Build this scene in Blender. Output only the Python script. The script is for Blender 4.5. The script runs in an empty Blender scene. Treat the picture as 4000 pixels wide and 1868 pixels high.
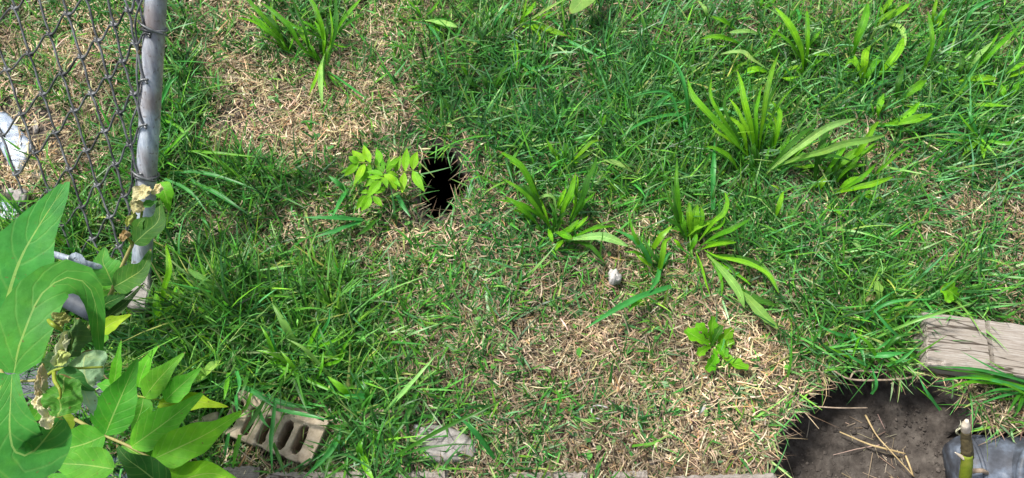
import bpy, math, random
import numpy as np
from mathutils import Vector, noise as mnoise
R = math.radians
random.seed(7); rng = np.random.default_rng(11)
SC = bpy.context.scene
COL = SC.collection

# ---------------------------------------------------------------- camera
PITCH = R(65); CAMH = 1.12; FPX = 2965.0
cam_d = bpy.data.cameras.new('camera'); cam = bpy.data.objects.new('camera', cam_d); COL.objects.link(cam)
cam.location = (0, 0, CAMH); cam.rotation_euler = (math.pi/2-PITCH, 0, 0)
cam_d.sensor_width = 36; cam_d.lens = 36*FPX/4000; cam_d.clip_start = .02; cam_d.clip_end = 300
SC.camera = cam
SC.render.resolution_x = 1024; SC.render.resolution_y = 478
# ---------------------------------------------------------------- sky and sun
SUN_EL, SUN_AZ = R(58), R(-60)      # azimuth measured from +Y towards +X
w = bpy.data.worlds.new('World'); SC.world = w; w.use_nodes = True
nt = w.node_tree; nt.nodes.clear()
sky = nt.nodes.new('ShaderNodeTexSky'); sky.sky_type = 'NISHITA'; sky.sun_disc = False
sky.sun_elevation = SUN_EL; sky.sun_rotation = SUN_AZ; sky.air_density = 1.0; sky.dust_density = 4.0; sky.ozone_density = 1.0
bg = nt.nodes.new('ShaderNodeBackground'); bg.inputs[1].default_value = 0.085
hs = nt.nodes.new('ShaderNodeHueSaturation'); hs.inputs['Saturation'].default_value = .55
out = nt.nodes.new('ShaderNodeOutputWorld')
nt.links.new(sky.outputs[0], hs.inputs['Color']); nt.links.new(hs.outputs[0], bg.inputs[0]); nt.links.new(bg.outputs[0], out.inputs[0])
sd = bpy.data.lights.new('sun', 'SUN'); sd.energy = 2.7; sd.angle = R(6); sd.color = (1, .95, .88)
sun = bpy.data.objects.new('sun', sd); COL.objects.link(sun); sun.location = (-1, 1, 3)
sdir = Vector((math.sin(SUN_AZ)*math.cos(SUN_EL), math.cos(SUN_AZ)*math.cos(SUN_EL), math.sin(SUN_EL)))
sun.rotation_euler = sdir.to_track_quat('Z', 'Y').to_euler()
SC.view_settings.view_transform = 'Standard'; SC.view_settings.look = 'None'
SC.view_settings.exposure = 0.95; SC.view_settings.gamma = 1

# ---------------------------------------------------------------- pixel <-> world helpers
CF = np.array([0, math.cos(PITCH), -math.sin(PITCH)]); CU = np.array([0, math.sin(PITCH), math.cos(PITCH)]); CR = np.array([1., 0, 0])
CP = np.array([0, 0, CAMH])
def ray(px, py): return CF + CR*((px-2000)/FPX) + CU*((934-py)/FPX)
def W(px, py, z=0.0):
    d = ray(px, py); return CP + d*((z-CAMH)/d[2])
def WD(px, py, depth): return CP + ray(px, py)*depth
def proj(x, y, z=0.0):
    dx, dy, dz = x, y, z-CAMH
    D = dy*CF[1]+dz*CF[2]
    return 2000+FPX*dx/D, 934-FPX*(dy*CU[1]+dz*CU[2])/D
CROPS = dict(A=(900,0,600/1604), B=(1600,0,800/2576), C=(1850,550,650/1564), D=(2400,750,700/1531), E=(2600,250,650/1564),
  F=(3000,350,650/1564), G=(2700,0,700/2105), H=(3300,0,700/1684), S=(1300,540,600/2005), K1=(0,0,1000/1288), K5=(0,934,1000/1288),
  V1=(0,380,300/694), V2=(0,880,700/2005), V3=(0,1200,500/900), V4=(350,1250,650/1265), V5=(700,1450,650/1871), V6=(3600,1600,400/1796),
  V8=(450,650,300/602), M6=(1000,934,1000/1288), M7=(2000,934,1000/1288), M8=(3000,934,1000/1288), M2=(1000,0,1000/1288),
  M3=(2000,0,1000/1288), M4=(3000,0,1000/1288), X=(0,0,1), T=(0,0,4000/2576))
def cp(k, p):
    x0, y0, s = CROPS[k]; return (x0+p[0]*s, y0+p[1]*s)

def vnoise(x, y, scale, seed):
    x = np.asarray(x, float)/scale+500; y = np.asarray(y, float)/scale+500
    g = np.random.default_rng(seed).random((64, 64))
    xi = np.floor(x).astype(int); yi = np.floor(y).astype(int); fx = x-xi; fy = y-yi
    fx = fx*fx*(3-2*fx); fy = fy*fy*(3-2*fy)
    a = g[xi % 64, yi % 64]; b = g[(xi+1) % 64, yi % 64]; c = g[xi % 64, (yi+1) % 64]; d = g[(xi+1) % 64, (yi+1) % 64]
    return (a*(1-fx)+b*fx)*(1-fy)+(c*(1-fx)+d*fx)*fy

def inpoly(px, py, poly):
    px = np.asarray(px, float); py = np.asarray(py, float); ins = np.zeros(px.shape, bool); n = len(poly)
    for i in range(n):
        x1, y1 = poly[i]; x2, y2 = poly[(i+1) % n]
        c = ((y1 > py) != (y2 > py)) & (px < (x2-x1)*(py-y1)/((y2-y1) if y2 != y1 else 1e-9)+x1); ins ^= c
    return ins
def segdist(px, py, poly):
    px = np.asarray(px, float); py = np.asarray(py, float); best = np.full(px.shape, 1e9); n = len(poly)
    for i in range(n):
        x1, y1 = poly[i]; x2, y2 = poly[(i+1) % n]; dx, dy = x2-x1, y2-y1
        t = np.clip(((px-x1)*dx+(py-y1)*dy)/(dx*dx+dy*dy+1e-12), 0, 1)
        best = np.minimum(best, np.hypot(px-x1-t*dx, py-y1-t*dy))
    return best
def gpoly(k, pts, z=0.0): return [tuple(W(*cp(k, p), z)[:2]) for p in pts]

HOLE = gpoly('T', [(1062,404),(1078,372),(1104,380),(1128,374),(1150,400),(1164,428),(1182,446),(1174,480),(1150,506),(1140,528),(1112,532),(1096,552),(1074,530),(1066,500),(1076,472),(1058,440)])
PIT = gpoly('T', [(1945,1330),(1944,1160),(1950,1100),(1990,1045),(2035,995),(2070,958),(2105,925),(2160,905),(2215,915),(2260,940),(2335,945),(2400,975),(2440,1020),(2465,1065),(2520,1078),(2640,1080),(2700,1100),(2700,1330)])
DEEP = gpoly('T', [(2075,1000),(2085,955),(2125,925),(2200,922),(2250,950),(2262,992),(2190,1000),(2120,1012)])
SMALLPIT = gpoly('T', [(1680,330),(1730,310),(1760,330),(1745,360),(1690,365)])
HOLE_W = 0.011
BRICK_A = gpoly('V5', [(500,200),(1130,315),(1650,560),(1500,1000),(1060,1050),(540,790)], 0)
def sdf(x, y, poly):
    d = segdist(x, y, poly); return np.where(inpoly(x, y, poly), -d, d)
def ground_z(x, y):
    x = np.asarray(x, float); y = np.asarray(y, float)
    z = (vnoise(x, y, .16, 1)-.5)*.026+(vnoise(x, y, .055, 2)-.5)*.010+(vnoise(x, y, .02, 3)-.5)*.004
    fade = np.clip(1.6-np.hypot(x, y-.5)/3, 0, 1); z = z*fade
    d = sdf(x, y, PIT)+(vnoise(x, y, .022, 7)-.5)*.022+(vnoise(x, y, .009, 8)-.5)*.008; pit = np.clip(-d/.018, 0, 1); pit = pit*pit*(3-2*pit)
    z = z - pit*(.095+(vnoise(x, y, .08, 5)-.5)*.02) - pit*np.clip(-d-.03, 0, .12)*.15
    d = sdf(x, y, DEEP); z = z - np.clip(-d/.012, 0, 1)*.35
    d = sdf(x, y, HOLE); z = z - np.clip(-d/HOLE_W, 0, 1)**.8*1.3 - np.clip(1-np.abs(d)/.03, 0, 1)*.010
    d = sdf(x, y, BRICK_A); z = z - np.clip(-d/.01-.2, 0, 1)*.06-np.clip(-d/.01+.8, 0, 1)*.012
    d = sdf(x, y, SMALLPIT); z = z - np.clip(-d/.02, 0, 1)*.03
    return z

# ---------------------------------------------------------------- object helpers
def tag(o, label=None, cat=None, group=None, kind=None):
    if label: o['label'] = label
    if cat: o['category'] = cat
    if group: o['group'] = group
    if kind: o['kind'] = kind
    return o
def thing(name, label, cat, loc, group=None):
    o = bpy.data.objects.new(name, None); COL.objects.link(o); o.location = tuple(loc); o.empty_display_size = .02
    return tag(o, label, cat, group)
def mesh_obj(name, verts, faces, mat, parent=None, uv=None, tint=None, smooth=True, loc=None):
    """verts are in world coordinates; stored relative to the parent thing or own loc"""
    verts = np.asarray(verts, float)
    org = np.zeros(3)
    if parent is not None:
        p = parent
        while p is not None: org = org+np.array(p.location); p = p.parent
    elif loc is not None: org = np.asarray(loc, float)
    me = bpy.data.meshes.new(name); me.from_pydata((verts-org).tolist(), [], [list(map(int, f)) for f in faces])
    if uv is not None:
        ul = me.uv_layers.new(name='UVMap'); li = np.zeros(len(me.loops), int); me.loops.foreach_get('vertex_index', li)
        ul.data.foreach_set('uv', np.asarray(uv, np.float32)[li].ravel())
    if tint is None: tint = (1, 1, 1)
    tint = np.asarray(tint, np.float32)
    if tint.ndim == 1: tint = np.tile(tint, (len(verts), 1))
    at = me.color_attributes.new('tint', 'FLOAT_COLOR', 'POINT')
    at.data.foreach_set('color', np.hstack([tint, np.ones((len(verts), 1), np.float32)]).ravel())
    if smooth: me.polygons.foreach_set('use_smooth', [True]*len(me.polygons))
    me.materials.append(mat); me.update()
    o = bpy.data.objects.new(name, me); COL.objects.link(o)
    if parent is not None: o.parent = parent
    elif loc is not None: o.location = tuple(org)
    return o

# ---------------------------------------------------------------- materials
def new_mat(name):
    m = bpy.data.materials.new(name); m.use_nodes = True; t = m.node_tree; t.nodes.clear()
    o = t.nodes.new('ShaderNodeOutputMaterial'); p = t.nodes.new('ShaderNodeBsdfPrincipled'); t.links.new(p.outputs[0], o.inputs[0])
    return m, t, p, o
def nd(t, typ, **kw):
    n = t.nodes.new(typ)
    for k, v in kw.items():
        if k in n.inputs: n.inputs[k].default_value = v
        else: setattr(n, k, v)
    return n
def mth(t, op, a, b=None, c=None):
    n = t.nodes.new('ShaderNodeMath'); n.operation = op
    for i, v in enumerate((a, b, c)):
        if v is None: continue
        if isinstance(v, (int, float)): n.inputs[i].default_value = v
        else: t.links.new(v, n.inputs[i])
    return n.outputs[0]
def mixc(t, fac, a, b, mode='MIX'):
    n = t.nodes.new('ShaderNodeMix'); n.data_type = 'RGBA'; n.blend_type = mode
    for i, v in ((0, fac), (6, a), (7, b)):
        if isinstance(v, (int, float)): n.inputs[i].default_value = v
        elif isinstance(v, tuple): n.inputs[i].default_value = (*v, 1)
        else: t.links.new(v, n.inputs[i])
    return n.outputs[2]
def ramp(t, fac, stops):
    n = t.nodes.new('ShaderNodeValToRGB'); e = n.color_ramp.elements
    while len(e) < len(stops): e.new(.5)
    for el, (p, c) in zip(e, stops): el.position = p; el.color = (*c, 1)
    t.links.new(fac, n.inputs[0]); return n.outputs[0]
def noise(t, scale, detail=4, vec=None, rough=.55):
    n = t.nodes.new('ShaderNodeTexNoise'); n.inputs['Scale'].default_value = scale; n.inputs['Detail'].default_value = detail; n.inputs['Roughness'].default_value = rough
    if vec is None:
        tc = t.nodes.new('ShaderNodeTexCoord'); vec = tc.outputs['Object']
    t.links.new(vec, n.inputs['Vector']); return n.outputs[0]
def bump(t, p, h, strength=.5, dist=.002):
    b = t.nodes.new('ShaderNodeBump'); b.inputs['Strength'].default_value = strength; b.inputs['Distance'].default_value = dist
    t.links.new(h, b.inputs['Height']); t.links.new(b.outputs[0], p.inputs['Normal']); return b

def foliage_mat(name, style, rough=.5, trans=.28, spec=.4):
    m, t, p, o = new_mat(name)
    a = nd(t, 'ShaderNodeAttribute', attribute_name='tint')
    col = a.outputs['Color']; n1 = noise(t, 60, 3)
    col = mixc(t, 1.0, col, ramp(t, n1, [(.3, (.78, .82, .74)), (.7, (1.18, 1.15, 1.1))]), 'MULTIPLY')
    if style != 'blade':
        uv = nd(t, 'ShaderNodeUVMap', uv_map='UVMap'); sp = t.nodes.new('ShaderNodeSeparateXYZ'); t.links.new(uv.outputs[0], sp.inputs[0])
        u, v = sp.outputs[0], sp.outputs[1]
        au = mth(t, 'ABSOLUTE', mth(t, 'SUBTRACT', u, .5))
        if style == 'plantain':
            s = mth(t, 'SINE', mth(t, 'MULTIPLY', u, 31.4))
            s = mth(t, 'POWER', mth(t, 'ABSOLUTE', s), 3.0)
            mid = mth(t, 'LESS_THAN', au, .035)
            vein = mth(t, 'MAXIMUM', mth(t, 'MULTIPLY', s, .35), mth(t, 'MULTIPLY', mid, .6))
            h = mth(t, 'ADD', s, mth(t, 'MULTIPLY', noise(t, 180, 2), 1.2))
        else:
            ph = mth(t, 'ADD', mth(t, 'MULTIPLY', mth(t, 'SUBTRACT', v, mth(t, 'MULTIPLY', au, .42)), 26.0), mth(t, 'MULTIPLY', noise(t, 25, 2), 2.2))
            s = mth(t, 'POWER', mth(t, 'ABSOLUTE', mth(t, 'SINE', ph)), 40.0)
            mid = mth(t, 'LESS_THAN', mth(t, 'ADD', au, mth(t, 'MULTIPLY', v, .006)), .019)
            vein = mth(t, 'MAXIMUM', mth(t, 'MULTIPLY', s, .22), mid)
            h = mth(t, 'ADD', mth(t, 'MULTIPLY', vein, -1.0), mth(t, 'MULTIPLY', noise(t, 90, 3), .9))
        vc = mixc(t, 1.0, col, (2.1, 1.7, 2.0), 'MULTIPLY') if style == 'plantain' else mixc(t, .6, mixc(t, 1.0, col, (2.1, 1.6, 1.8), 'MULTIPLY'), (.34, .44, .14))
        col = mixc(t, vein, col, vc)
        bl = noise(t, 38, 5)
        col = mixc(t, ramp(t, bl, [(.5, (0, 0, 0)), (.72, (.75, .75, .75))]), col, mixc(t, 1.0, col, (1.4, 1.12, .8), 'MULTIPLY'))
        tipb = mth(t, 'GREATER_THAN', mth(t, 'ADD', v, mth(t, 'MULTIPLY', noise(t, 55, 3), .22)), 1.075)
        col = mixc(t, tipb, col, (.24, .17, .07))
        b2 = noise(t, 210, 2)
        col = mixc(t, ramp(t, b2, [(.70, (0, 0, 0)), (.74, (.8, .8, .8))]), col, (.16, .12, .04))
        col = mixc(t, 1.0, col, ramp(t, noise(t, 14, 6), [(.3, (.72, .82, .85)), (.7, (1.12, 1.12, 1.0))]), 'MULTIPLY')
        bump(t, p, h, .55, .0012 if style == 'plantain' else .0016)
    t.links.new(col, p.inputs['Base Color']); p.inputs['Roughness'].default_value = rough; p.inputs['Specular IOR Level'].default_value = spec
    tr = t.nodes.new('ShaderNodeBsdfTranslucent'); t.links.new(mixc(t, 1.0, col, (1.25, 1.35, .7), 'MULTIPLY'), tr.inputs['Color'])
    mx = t.nodes.new('ShaderNodeMixShader'); mx.inputs[0].default_value = trans
    t.links.new(p.outputs[0], mx.inputs[1]); t.links.new(tr.outputs[0], mx.inputs[2]); t.links.new(mx.outputs[0], o.inputs[0])
    return m
def galv_mat():
    m, t, p, o = new_mat('galvanised steel'); tc = t.nodes.new('ShaderNodeTexCoord'); mp = t.nodes.new('ShaderNodeMapping'); mp.inputs['Scale'].default_value = (3, .5, .5)
    t.links.new(tc.outputs['Object'], mp.inputs[0])
    a = noise(t, 55, 10, mp.outputs[0], .7); b = noise(t, 9, 6); c = noise(t, 160, 6)
    col = ramp(t, a, [(.33, (.20, .24, .30)), (.5, (.42, .49, .58)), (.64, (.68, .74, .80))])
    sp = t.nodes.new('ShaderNodeSeparateXYZ'); t.links.new(tc.outputs['Object'], sp.inputs[0])
    col = mixc(t, ramp(t, mth(t, 'ADD', b, mth(t, 'MULTIPLY', sp.outputs[2], .42)), [(.58, (0, 0, 0)), (.72, (.75, .75, .75))]), col, (.24, .18, .15))
    col = mixc(t, ramp(t, c, [(.60, (0, 0, 0)), (.66, (.7, .7, .7))]), col, (.16, .13, .11))
    t.links.new(col, p.inputs['Base Color']); p.inputs['Metallic'].default_value = .25; p.inputs['Roughness'].default_value = .5; bump(t, p, c, .5, .0006); return m
M = {}
M['blade'] = foliage_mat('grass blades', 'blade', .42, .30, .5)
M['straw'] = foliage_mat('dry straw', 'blade', .6, .12, .3)
M['plantain'] = foliage_mat('plantain leaf', 'plantain', .45, .30, .4)
M['leaflet'] = foliage_mat('broad leaf', 'leaflet', .55, .30, .18)
M['dried'] = foliage_mat('dried leaf', 'leaflet', .75, .15, .2)

def simple(name, stops, scale, rough=.7, metal=0, bs=.5, bd=.002, detail=6, stretch=None, spec=.4):
    m, t, p, o = new_mat(name); tc = t.nodes.new('ShaderNodeTexCoord'); vec = tc.outputs['Object']
    if stretch:
        mp = t.nodes.new('ShaderNodeMapping'); mp.inputs['Scale'].default_value = stretch[0]; mp.inputs['Rotation'].default_value = stretch[1]
        t.links.new(vec, mp.inputs[0]); vec = mp.outputs[0]
    n = noise(t, scale, detail, vec, .65)
    t.links.new(ramp(t, n, stops), p.inputs['Base Color']); p.inputs['Roughness'].default_value = rough; p.inputs['Metallic'].default_value = metal
    p.inputs['Specular IOR Level'].default_value = spec
    bump(t, p, n, bs, bd); return m
M['soil'] = simple('soil', [(.3, (.026, .022, .019)), (.48, (.068, .058, .050)), (.6, (.105, .092, .080)), (.75, (.19, .165, .145))], 45, .95, bs=.9, bd=.006, detail=10)
M['clod'] = simple('soil crumbs', [(.3, (.03, .025, .021)), (.7, (.13, .112, .098))], 60, .95)
M['galv'] = galv_mat()
M['wire'] = simple('galvanised wire', [(.35, (.04, .043, .045)), (.65, (.24, .255, .265))], 40, .42, .4, .1, .0003)
M['slate'] = simple('dark weathered pipe', [(.3, (.03, .04, .05)), (.6, (.075, .09, .115)), (.75, (.15, .17, .19))], 40, .6, 0, .4, .001, 8, ((1, 1, 1), (0, 0, 0)))
M['teal'] = simple('faded blue green board', [(.3, (.02, .035, .045)), (.55, (.05, .085, .10)), (.75, (.12, .16, .17))], 30, .8, 0, .6, .002, 8, ((.4, 6, 2), (0, 0, .3)))
M['blackpipe'] = simple('old black plastic pipe', [(.3, (.03, .033, .04)), (.48, (.07, .08, .10)), (.60, (.13, .16, .21)), (.70, (.24, .27, .32)), (.78, (.5, .52, .55))], 30, .55, 0, .25, .0005, 9, None, .4)
M['film'] = simple('pale plastic sheet', [(.3, (.20, .26, .36)), (.52, (.30, .37, .47)), (.7, (.52, .56, .64))], 35, .25, 0, .9, .004, 8, None, .6)
M['stone'] = simple('pale stone', [(.3, (.28, .27, .25)), (.5, (.50, .485, .465)), (.7, (.66, .64, .62))], 120, .85, 0, .9, .002, 8)
M['greystone'] = simple('grey stone', [(.3, (.17, .16, .15)), (.7, (.40, .38, .36))], 70, .85, 0, .9, .002, 8)
M['brick'] = simple('tan brick', [(.3, (.24, .19, .13)), (.5, (.42, .345, .25)), (.62, (.52, .44, .33)), (.8, (.30, .22, .15))], 75, .9, 0, .9, .0015, 12)
M['bore'] = simple('shade painted pipe bore', [(.3, (.008, .008, .008)), (.7, (.025, .023, .02))], 60, .95)  # near-black colour paints in the shade inside the pipe opening
M['white'] = simple('white scrap', [(.3, (.30, .30, .29)), (.7, (.55, .54, .52))], 80, .6)
M['stem_g'] = simple('green stem', [(.3, (.13, .17, .012)), (.5, (.20, .27, .02)), (.7, (.30, .33, .05))], 60, .5, 0, .3, .001, 5, ((1, 1, .3), (0, 0, 0)))
M['stem_y'] = simple('tan green stem', [(.3, (.20, .20, .05)), (.6, (.36, .33, .12)), (.8, (.30, .16, .08))], 40, .6)
M['bark'] = simple('brown bark', [(.3, (.05, .04, .02)), (.7, (.16, .13, .06))], 90, .85, 0, .8, .002)
M['peeled'] = simple('peeled wood', [(.3, (.55, .46, .34)), (.7, (.74, .68, .58))], 70, .7)
M['twig'] = simple('dry twig', [(.3, (.22, .16, .11)), (.7, (.45, .36, .27))], 90, .8)
M['strawstalk'] = simple('yellow straw stalk', [(.3, (.36, .26, .12)), (.7, (.60, .47, .25))], 60, .6)

def wood_mat(name, ang, dark=1.0):
    m, t, p, o = new_mat(name); tc = t.nodes.new('ShaderNodeTexCoord')
    mp = t.nodes.new('ShaderNodeMapping'); mp.inputs['Rotation'].default_value = (0, 0, ang); t.links.new(tc.outputs['Object'], mp.inputs[0])
    mp2 = t.nodes.new('ShaderNodeMapping'); mp2.inputs['Scale'].default_value = (1, 20, 20); t.links.new(mp.outputs[0], mp2.inputs[0])
    n = noise(t, 22, 10, mp2.outputs[0], .75); n2 = noise(t, 12, 6, mp.outputs[0])
    mp3 = t.nodes.new('ShaderNodeMapping'); mp3.inputs['Scale'].default_value = (1.0, 12, 12); t.links.new(mp.outputs[0], mp3.inputs[0])
    n3 = noise(t, 5, 3, mp3.outputs[0], .5)
    c = ramp(t, n, [(.28, (.09*dark, .075*dark, .06*dark)), (.45, (.30*dark, .26*dark, .22*dark)), (.68, (.50*dark, .475*dark, .435*dark))])
    c = mixc(t, ramp(t, n2, [(.42, (0, 0, 0)), (.7, (.6, .6, .6))]), c, (.29*dark, .255*dark, .205*dark))
    crack = ramp(t, n3, [(.475, (0, 0, 0)), (.492, (1, 1, 1)), (.508, (1, 1, 1)), (.525, (0, 0, 0))])
    c = mixc(t, mth(t, 'MULTIPLY', crack, mth(t, 'GREATER_THAN', noise(t, 6, 2), .46)), c, (.07, .055, .04))
    t.links.new(c, p.inputs['Base Color']); p.inputs['Roughness'].default_value = .9; bump(t, p, n, .8, .0025); return m
M['timber'] = wood_mat('weathered timber', R(8)); M['board'] = wood_mat('grey weathered board', 0, .85)

# ---------------------------------------------------------------- curve / leaf builders
def spline(P, n):
    P = np.asarray(P, float)
    if len(P) == 2: P = np.array([P[0], (P[0]+P[1])/2, P[1]])
    d = np.r_[0, np.cumsum(np.linalg.norm(np.diff(P, axis=0), axis=1))]; d /= d[-1]
    Q = np.vstack([2*P[0]-P[1], P, 2*P[-1]-P[-2]]); outp = []
    for s in np.linspace(0, 1, n):
        i = min(np.searchsorted(d, s, side='right')-1, len(P)-2); i = max(i, 0); t = (s-d[i])/(d[i+1]-d[i]+1e-12)
        a, b, c, e = Q[i], Q[i+1], Q[i+2], Q[i+3]
        outp.append(.5*((2*b)+(-a+c)*t+(2*a-5*b+4*c-e)*t*t+(-a+3*b-3*c+e)*t**3))
    return np.array(outp)
def tube_data(P, rad, n=24, sides=8, closed=True, rough=0, seed=0):
    C = spline(P, n); r = np.interp(np.linspace(0, 1, n), np.linspace(0, 1, len(np.atleast_1d(rad))), np.atleast_1d(rad)) if np.ndim(rad) else np.full(n, rad)
    T = np.gradient(C, axis=0); T /= np.linalg.norm(T, axis=1)[:, None]+1e-12
    up = np.array([.13, .21, .97]); 
    if abs(T[0] @ up) > .9: up = np.array([.9, .3, .1])
    V = []; N = np.cross(T[0], up); N /= np.linalg.norm(N); rs = np.random.default_rng(seed)
    for i in range(n):
        N = N-T[i]*(N @ T[i]); N /= np.linalg.norm(N); B = np.cross(T[i], N)
        for k in range(sides):
            a = 2*math.pi*k/sides; rr = r[i]*(1+rough*(rs.random()-.5)); V.append(C[i]+rr*(math.cos(a)*N+math.sin(a)*B))
    Fc = [(i*sides+k, i*sides+(k+1) % sides, (i+1)*sides+(k+1) % sides, (i+1)*sides+k) for i in range(n-1) for k in range(sides)]
    if closed: Fc += [tuple(range(sides))[::-1], tuple((n-1)*sides+k for k in range(sides))]
    return V, Fc
class MB:
    def __init__(s): s.v = []; s.f = []; s.u = []; s.t = []
    def add(s, V, F, uv=None, tint=(1, 1, 1)):
        b = len(s.v); s.v += [list(map(float, q)) for q in V]; s.f += [tuple(int(i)+b for i in f) for f in F]
        s.u += (list(uv) if uv is not None else [(0, 0)]*len(V)); s.t += [tint]*len(V); return s
    def tube(s, P, rad, n=24, sides=8, **k): s.add(*tube_data(P, rad, n, sides, **k)); return s
    def build(s, name, mat, parent=None, smooth=True, loc=None): return mesh_obj(name, s.v, s.f, mat, parent, s.u, s.t, smooth, loc)
def prof(style, s):
    if style == 'plantain': return .16+.84*np.clip(np.sin(np.pi*np.clip((s-.02)/1.0, 0, 1)**1.15), 0, 1)**.8*(s < 1) if False else np.where(s < .25, .2+.35*(s/.25)**1.5, np.where(s < .62, .55+.45*np.sin((s-.25)/.37*np.pi/2), np.clip(1-((s-.62)/.38)**2.0, 0, 1)))
    if style == 'blunt': return np.where(s < .2, .25+.6*s/.2, np.where(s < .8, .85+.15*np.sin((s-.2)/.6*np.pi), np.clip(.85*(1-((s-.8)/.2)**2.5), .25, 1)))
    if style == 'leaflet': return np.where(s < .22, .18+.82*np.sin(s/.22*np.pi/2)**.8, np.where(s < .5, 1-.12*((s-.22)/.28)**2, .88*np.clip(1-(s-.5)/.5, 0, 1)**.85*(1-.25*np.sin((s-.5)/.5*np.pi))))
    if style == 'slim': return np.where(s < .38, .12+.88*np.sin(s/.38*np.pi/2), np.clip(np.cos((s-.38)/.62*np.pi/2), 0, 1)**1.15)
    if style == 'heart': return np.clip(np.sin(np.pi*np.clip(s, 0.03, 1)**.6), .0, 1)**.6
    if style == 'lobed': return (.25+.75*np.clip(s*1.4, 0, 1)*np.clip((1-s)*4, 0, 1)**.5)*(.55+.45*np.abs(np.sin(s*np.pi*3.5)))
    if style == 'blade': return np.clip(.75+.5*s, 0, 1)*np.clip((1-s)*2.2, 0, 1)**.7
    if style == 'arch': return np.interp(s, [0, .06, .25, .5, .62, .8, 1], [.25, .85, 1, .62, .36, .25, .02])
def leaf_data(C3, width, style, fold=.25, wav=.0, roll=0.0, n=18, m=7, face=.35, seed=0):
    C = spline(C3, n); T = np.gradient(C, axis=0); T /= np.linalg.norm(T, axis=1)[:, None]+1e-12
    s = np.linspace(0, 1, n); wd = prof(style, s)*width/2; V = []; UV = []; rs = random.Random(seed); ph = rs.random()*6
    for i in range(n):
        tc = CP-C[i]; tc /= np.linalg.norm(tc)
        up = np.array([0, 0, 1.0])*(1-face)+tc*face
        S = np.cross(T[i], up); l = np.linalg.norm(S)
        S = S/l if l > .05 else CR
        N = np.cross(S, T[i]); N /= np.linalg.norm(N)+1e-9
        a = roll*(.4+.6*s[i]); S, N = S*math.cos(a)+N*math.sin(a), N*math.cos(a)-S*math.sin(a)
        for j in range(m):
            u = j/(m-1)*2-1
            ed = 1+wav*.25*math.sin(s[i]*23+ph*(1+.3*np.sign(u)))*abs(u)
            q = C[i]+S*u*wd[i]*ed*math.cos(fold*.9)+N*abs(u)*wd[i]*math.sin(fold)+N*wav*wd[i]*.5*abs(u)**1.5*math.sin(s[i]*14+ph+u*1.3)
            V.append(q); UV.append(((u+1)/2, s[i]))
    F = [(i*m+j, i*m+j+1, (i+1)*m+j+1, (i+1)*m+j) for i in range(n-1) for j in range(m-1)]
    return V, F, UV
def path3(k, pts, hb, ht, arch=.3):
    """pixel centreline -> 3D: height runs from hb at the base to ht at the tip (arched)"""
    P = [cp(k, p) for p in pts]; d = np.r_[0, np.cumsum([math.dist(P[i], P[i+1]) for i in range(len(P)-1)])]; s = d/d[-1]
    return [W(p[0], p[1], hb+(ht-hb)*t+arch*abs(ht-hb)*math.sin(math.pi*t)) for p, t in zip(P, s)]
GRN = {'y': (.17, .45, .010), 'm': (.11, .37, .010), 'd': (.038, .16, .010), 'p': (.30, .56, .15), 'b': (.055, .31, .065), 'k': (.018, .08, .010), 'l': (.17, .44, .014), 's': (.18, .40, .08)}
def jit(c, a=.12):
    f = 1+random.uniform(-a, a); return (c[0]*f*(1+random.uniform(-a, a)), c[1]*f, c[2]*f*(1+random.uniform(-a, a)))
def leaf(parent, k, pts, wpx, style='plantain', col='m', hb=.004, ht=None, name='leaf', mat=None, arch=.35, fold=None, wav=None, roll=None, label=None):
    P = [cp(k, p) for p in pts]; L = sum(math.dist(P[i], P[i+1]) for i in range(len(P)-1))/2450.0
    if ht is None:
        upw = (P[0][1]-P[-1][1])/2450.0/max(L, 1e-6)
        ht = hb+max(.012, L*(.30+.33*max(0, upw))) if upw > 0 else hb+max(.016, L*.17)
    C3 = path3(k, pts, hb, ht, arch)
    D = np.linalg.norm(C3[len(C3)//2]-CP)
    wd = wpx*CROPS[k][2]/FPX*D
    seed = hash((pts[0], pts[-1])) % 10000 if False else int(pts[0][0]*7+pts[-1][1]*3) % 9973
    fold = random.uniform(.15, .45) if fold is None else fold
    wav = (random.uniform(.08, .34) if wav is None else wav)
    roll = random.uniform(-.5, .5) if roll is None else roll
    V, F, UV = leaf_data(C3, wd, style, fold, wav, roll, seed=seed)
    o = mesh_obj(name, V, F, mat or (M['plantain'] if style in ('plantain', 'blunt') else M['blade'] if style == 'blade' else M['leaflet']), parent, UV, jit(GRN[col] if isinstance(col, str) else col))
    if label: o['label'] = label
    return o

# ================================================================ GROUND
xs = np.r_[-np.geomspace(60, 1.32, 22), np.arange(-1.3, 1.3, .0085), np.geomspace(1.31, 60, 22)]
ys = np.r_[-np.geomspace(60, .34, 22), np.arange(-.32, 1.42, .0085), np.geomspace(1.44, 60, 22)]
X, Y = np.meshgrid(xs, ys); Z = ground_z(X, Y)
dp = np.clip(-Z-.015, 0, 2); inh = np.clip(-sdf(X, Y, HOLE)/.004+1, 0, 1); ind = np.clip(-sdf(X, Y, DEEP)/.004+1, 0, 1)
gy_, gx_ = np.gradient(sdf(X, Y, PIT), ys, xs); gl = np.hypot(gx_, gy_)+1e-6; UC = .030*np.clip((dp-.012)/.03, 0, 1)*(sdf(X, Y, PIT) < .002)*np.clip(1+sdf(X, Y, PIT)/.07, 0, 1)*(1-ind)
X = X+UC*gx_/gl; Y = Y+UC*gy_/gl                                 # turf lip overhangs the pit wall
KY = .50*inh+.95*ind*np.clip(dp/.12, 0, 1); KX = -.14*inh        # burrows slope away underground
V = np.stack([(X+dp*KX).ravel(), (Y+dp*KY).ravel(), Z.ravel()], 1); nx = len(xs)
I = (np.arange(len(ys)-1)[:, None]*nx+np.arange(nx-1)[None]).ravel()
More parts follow.
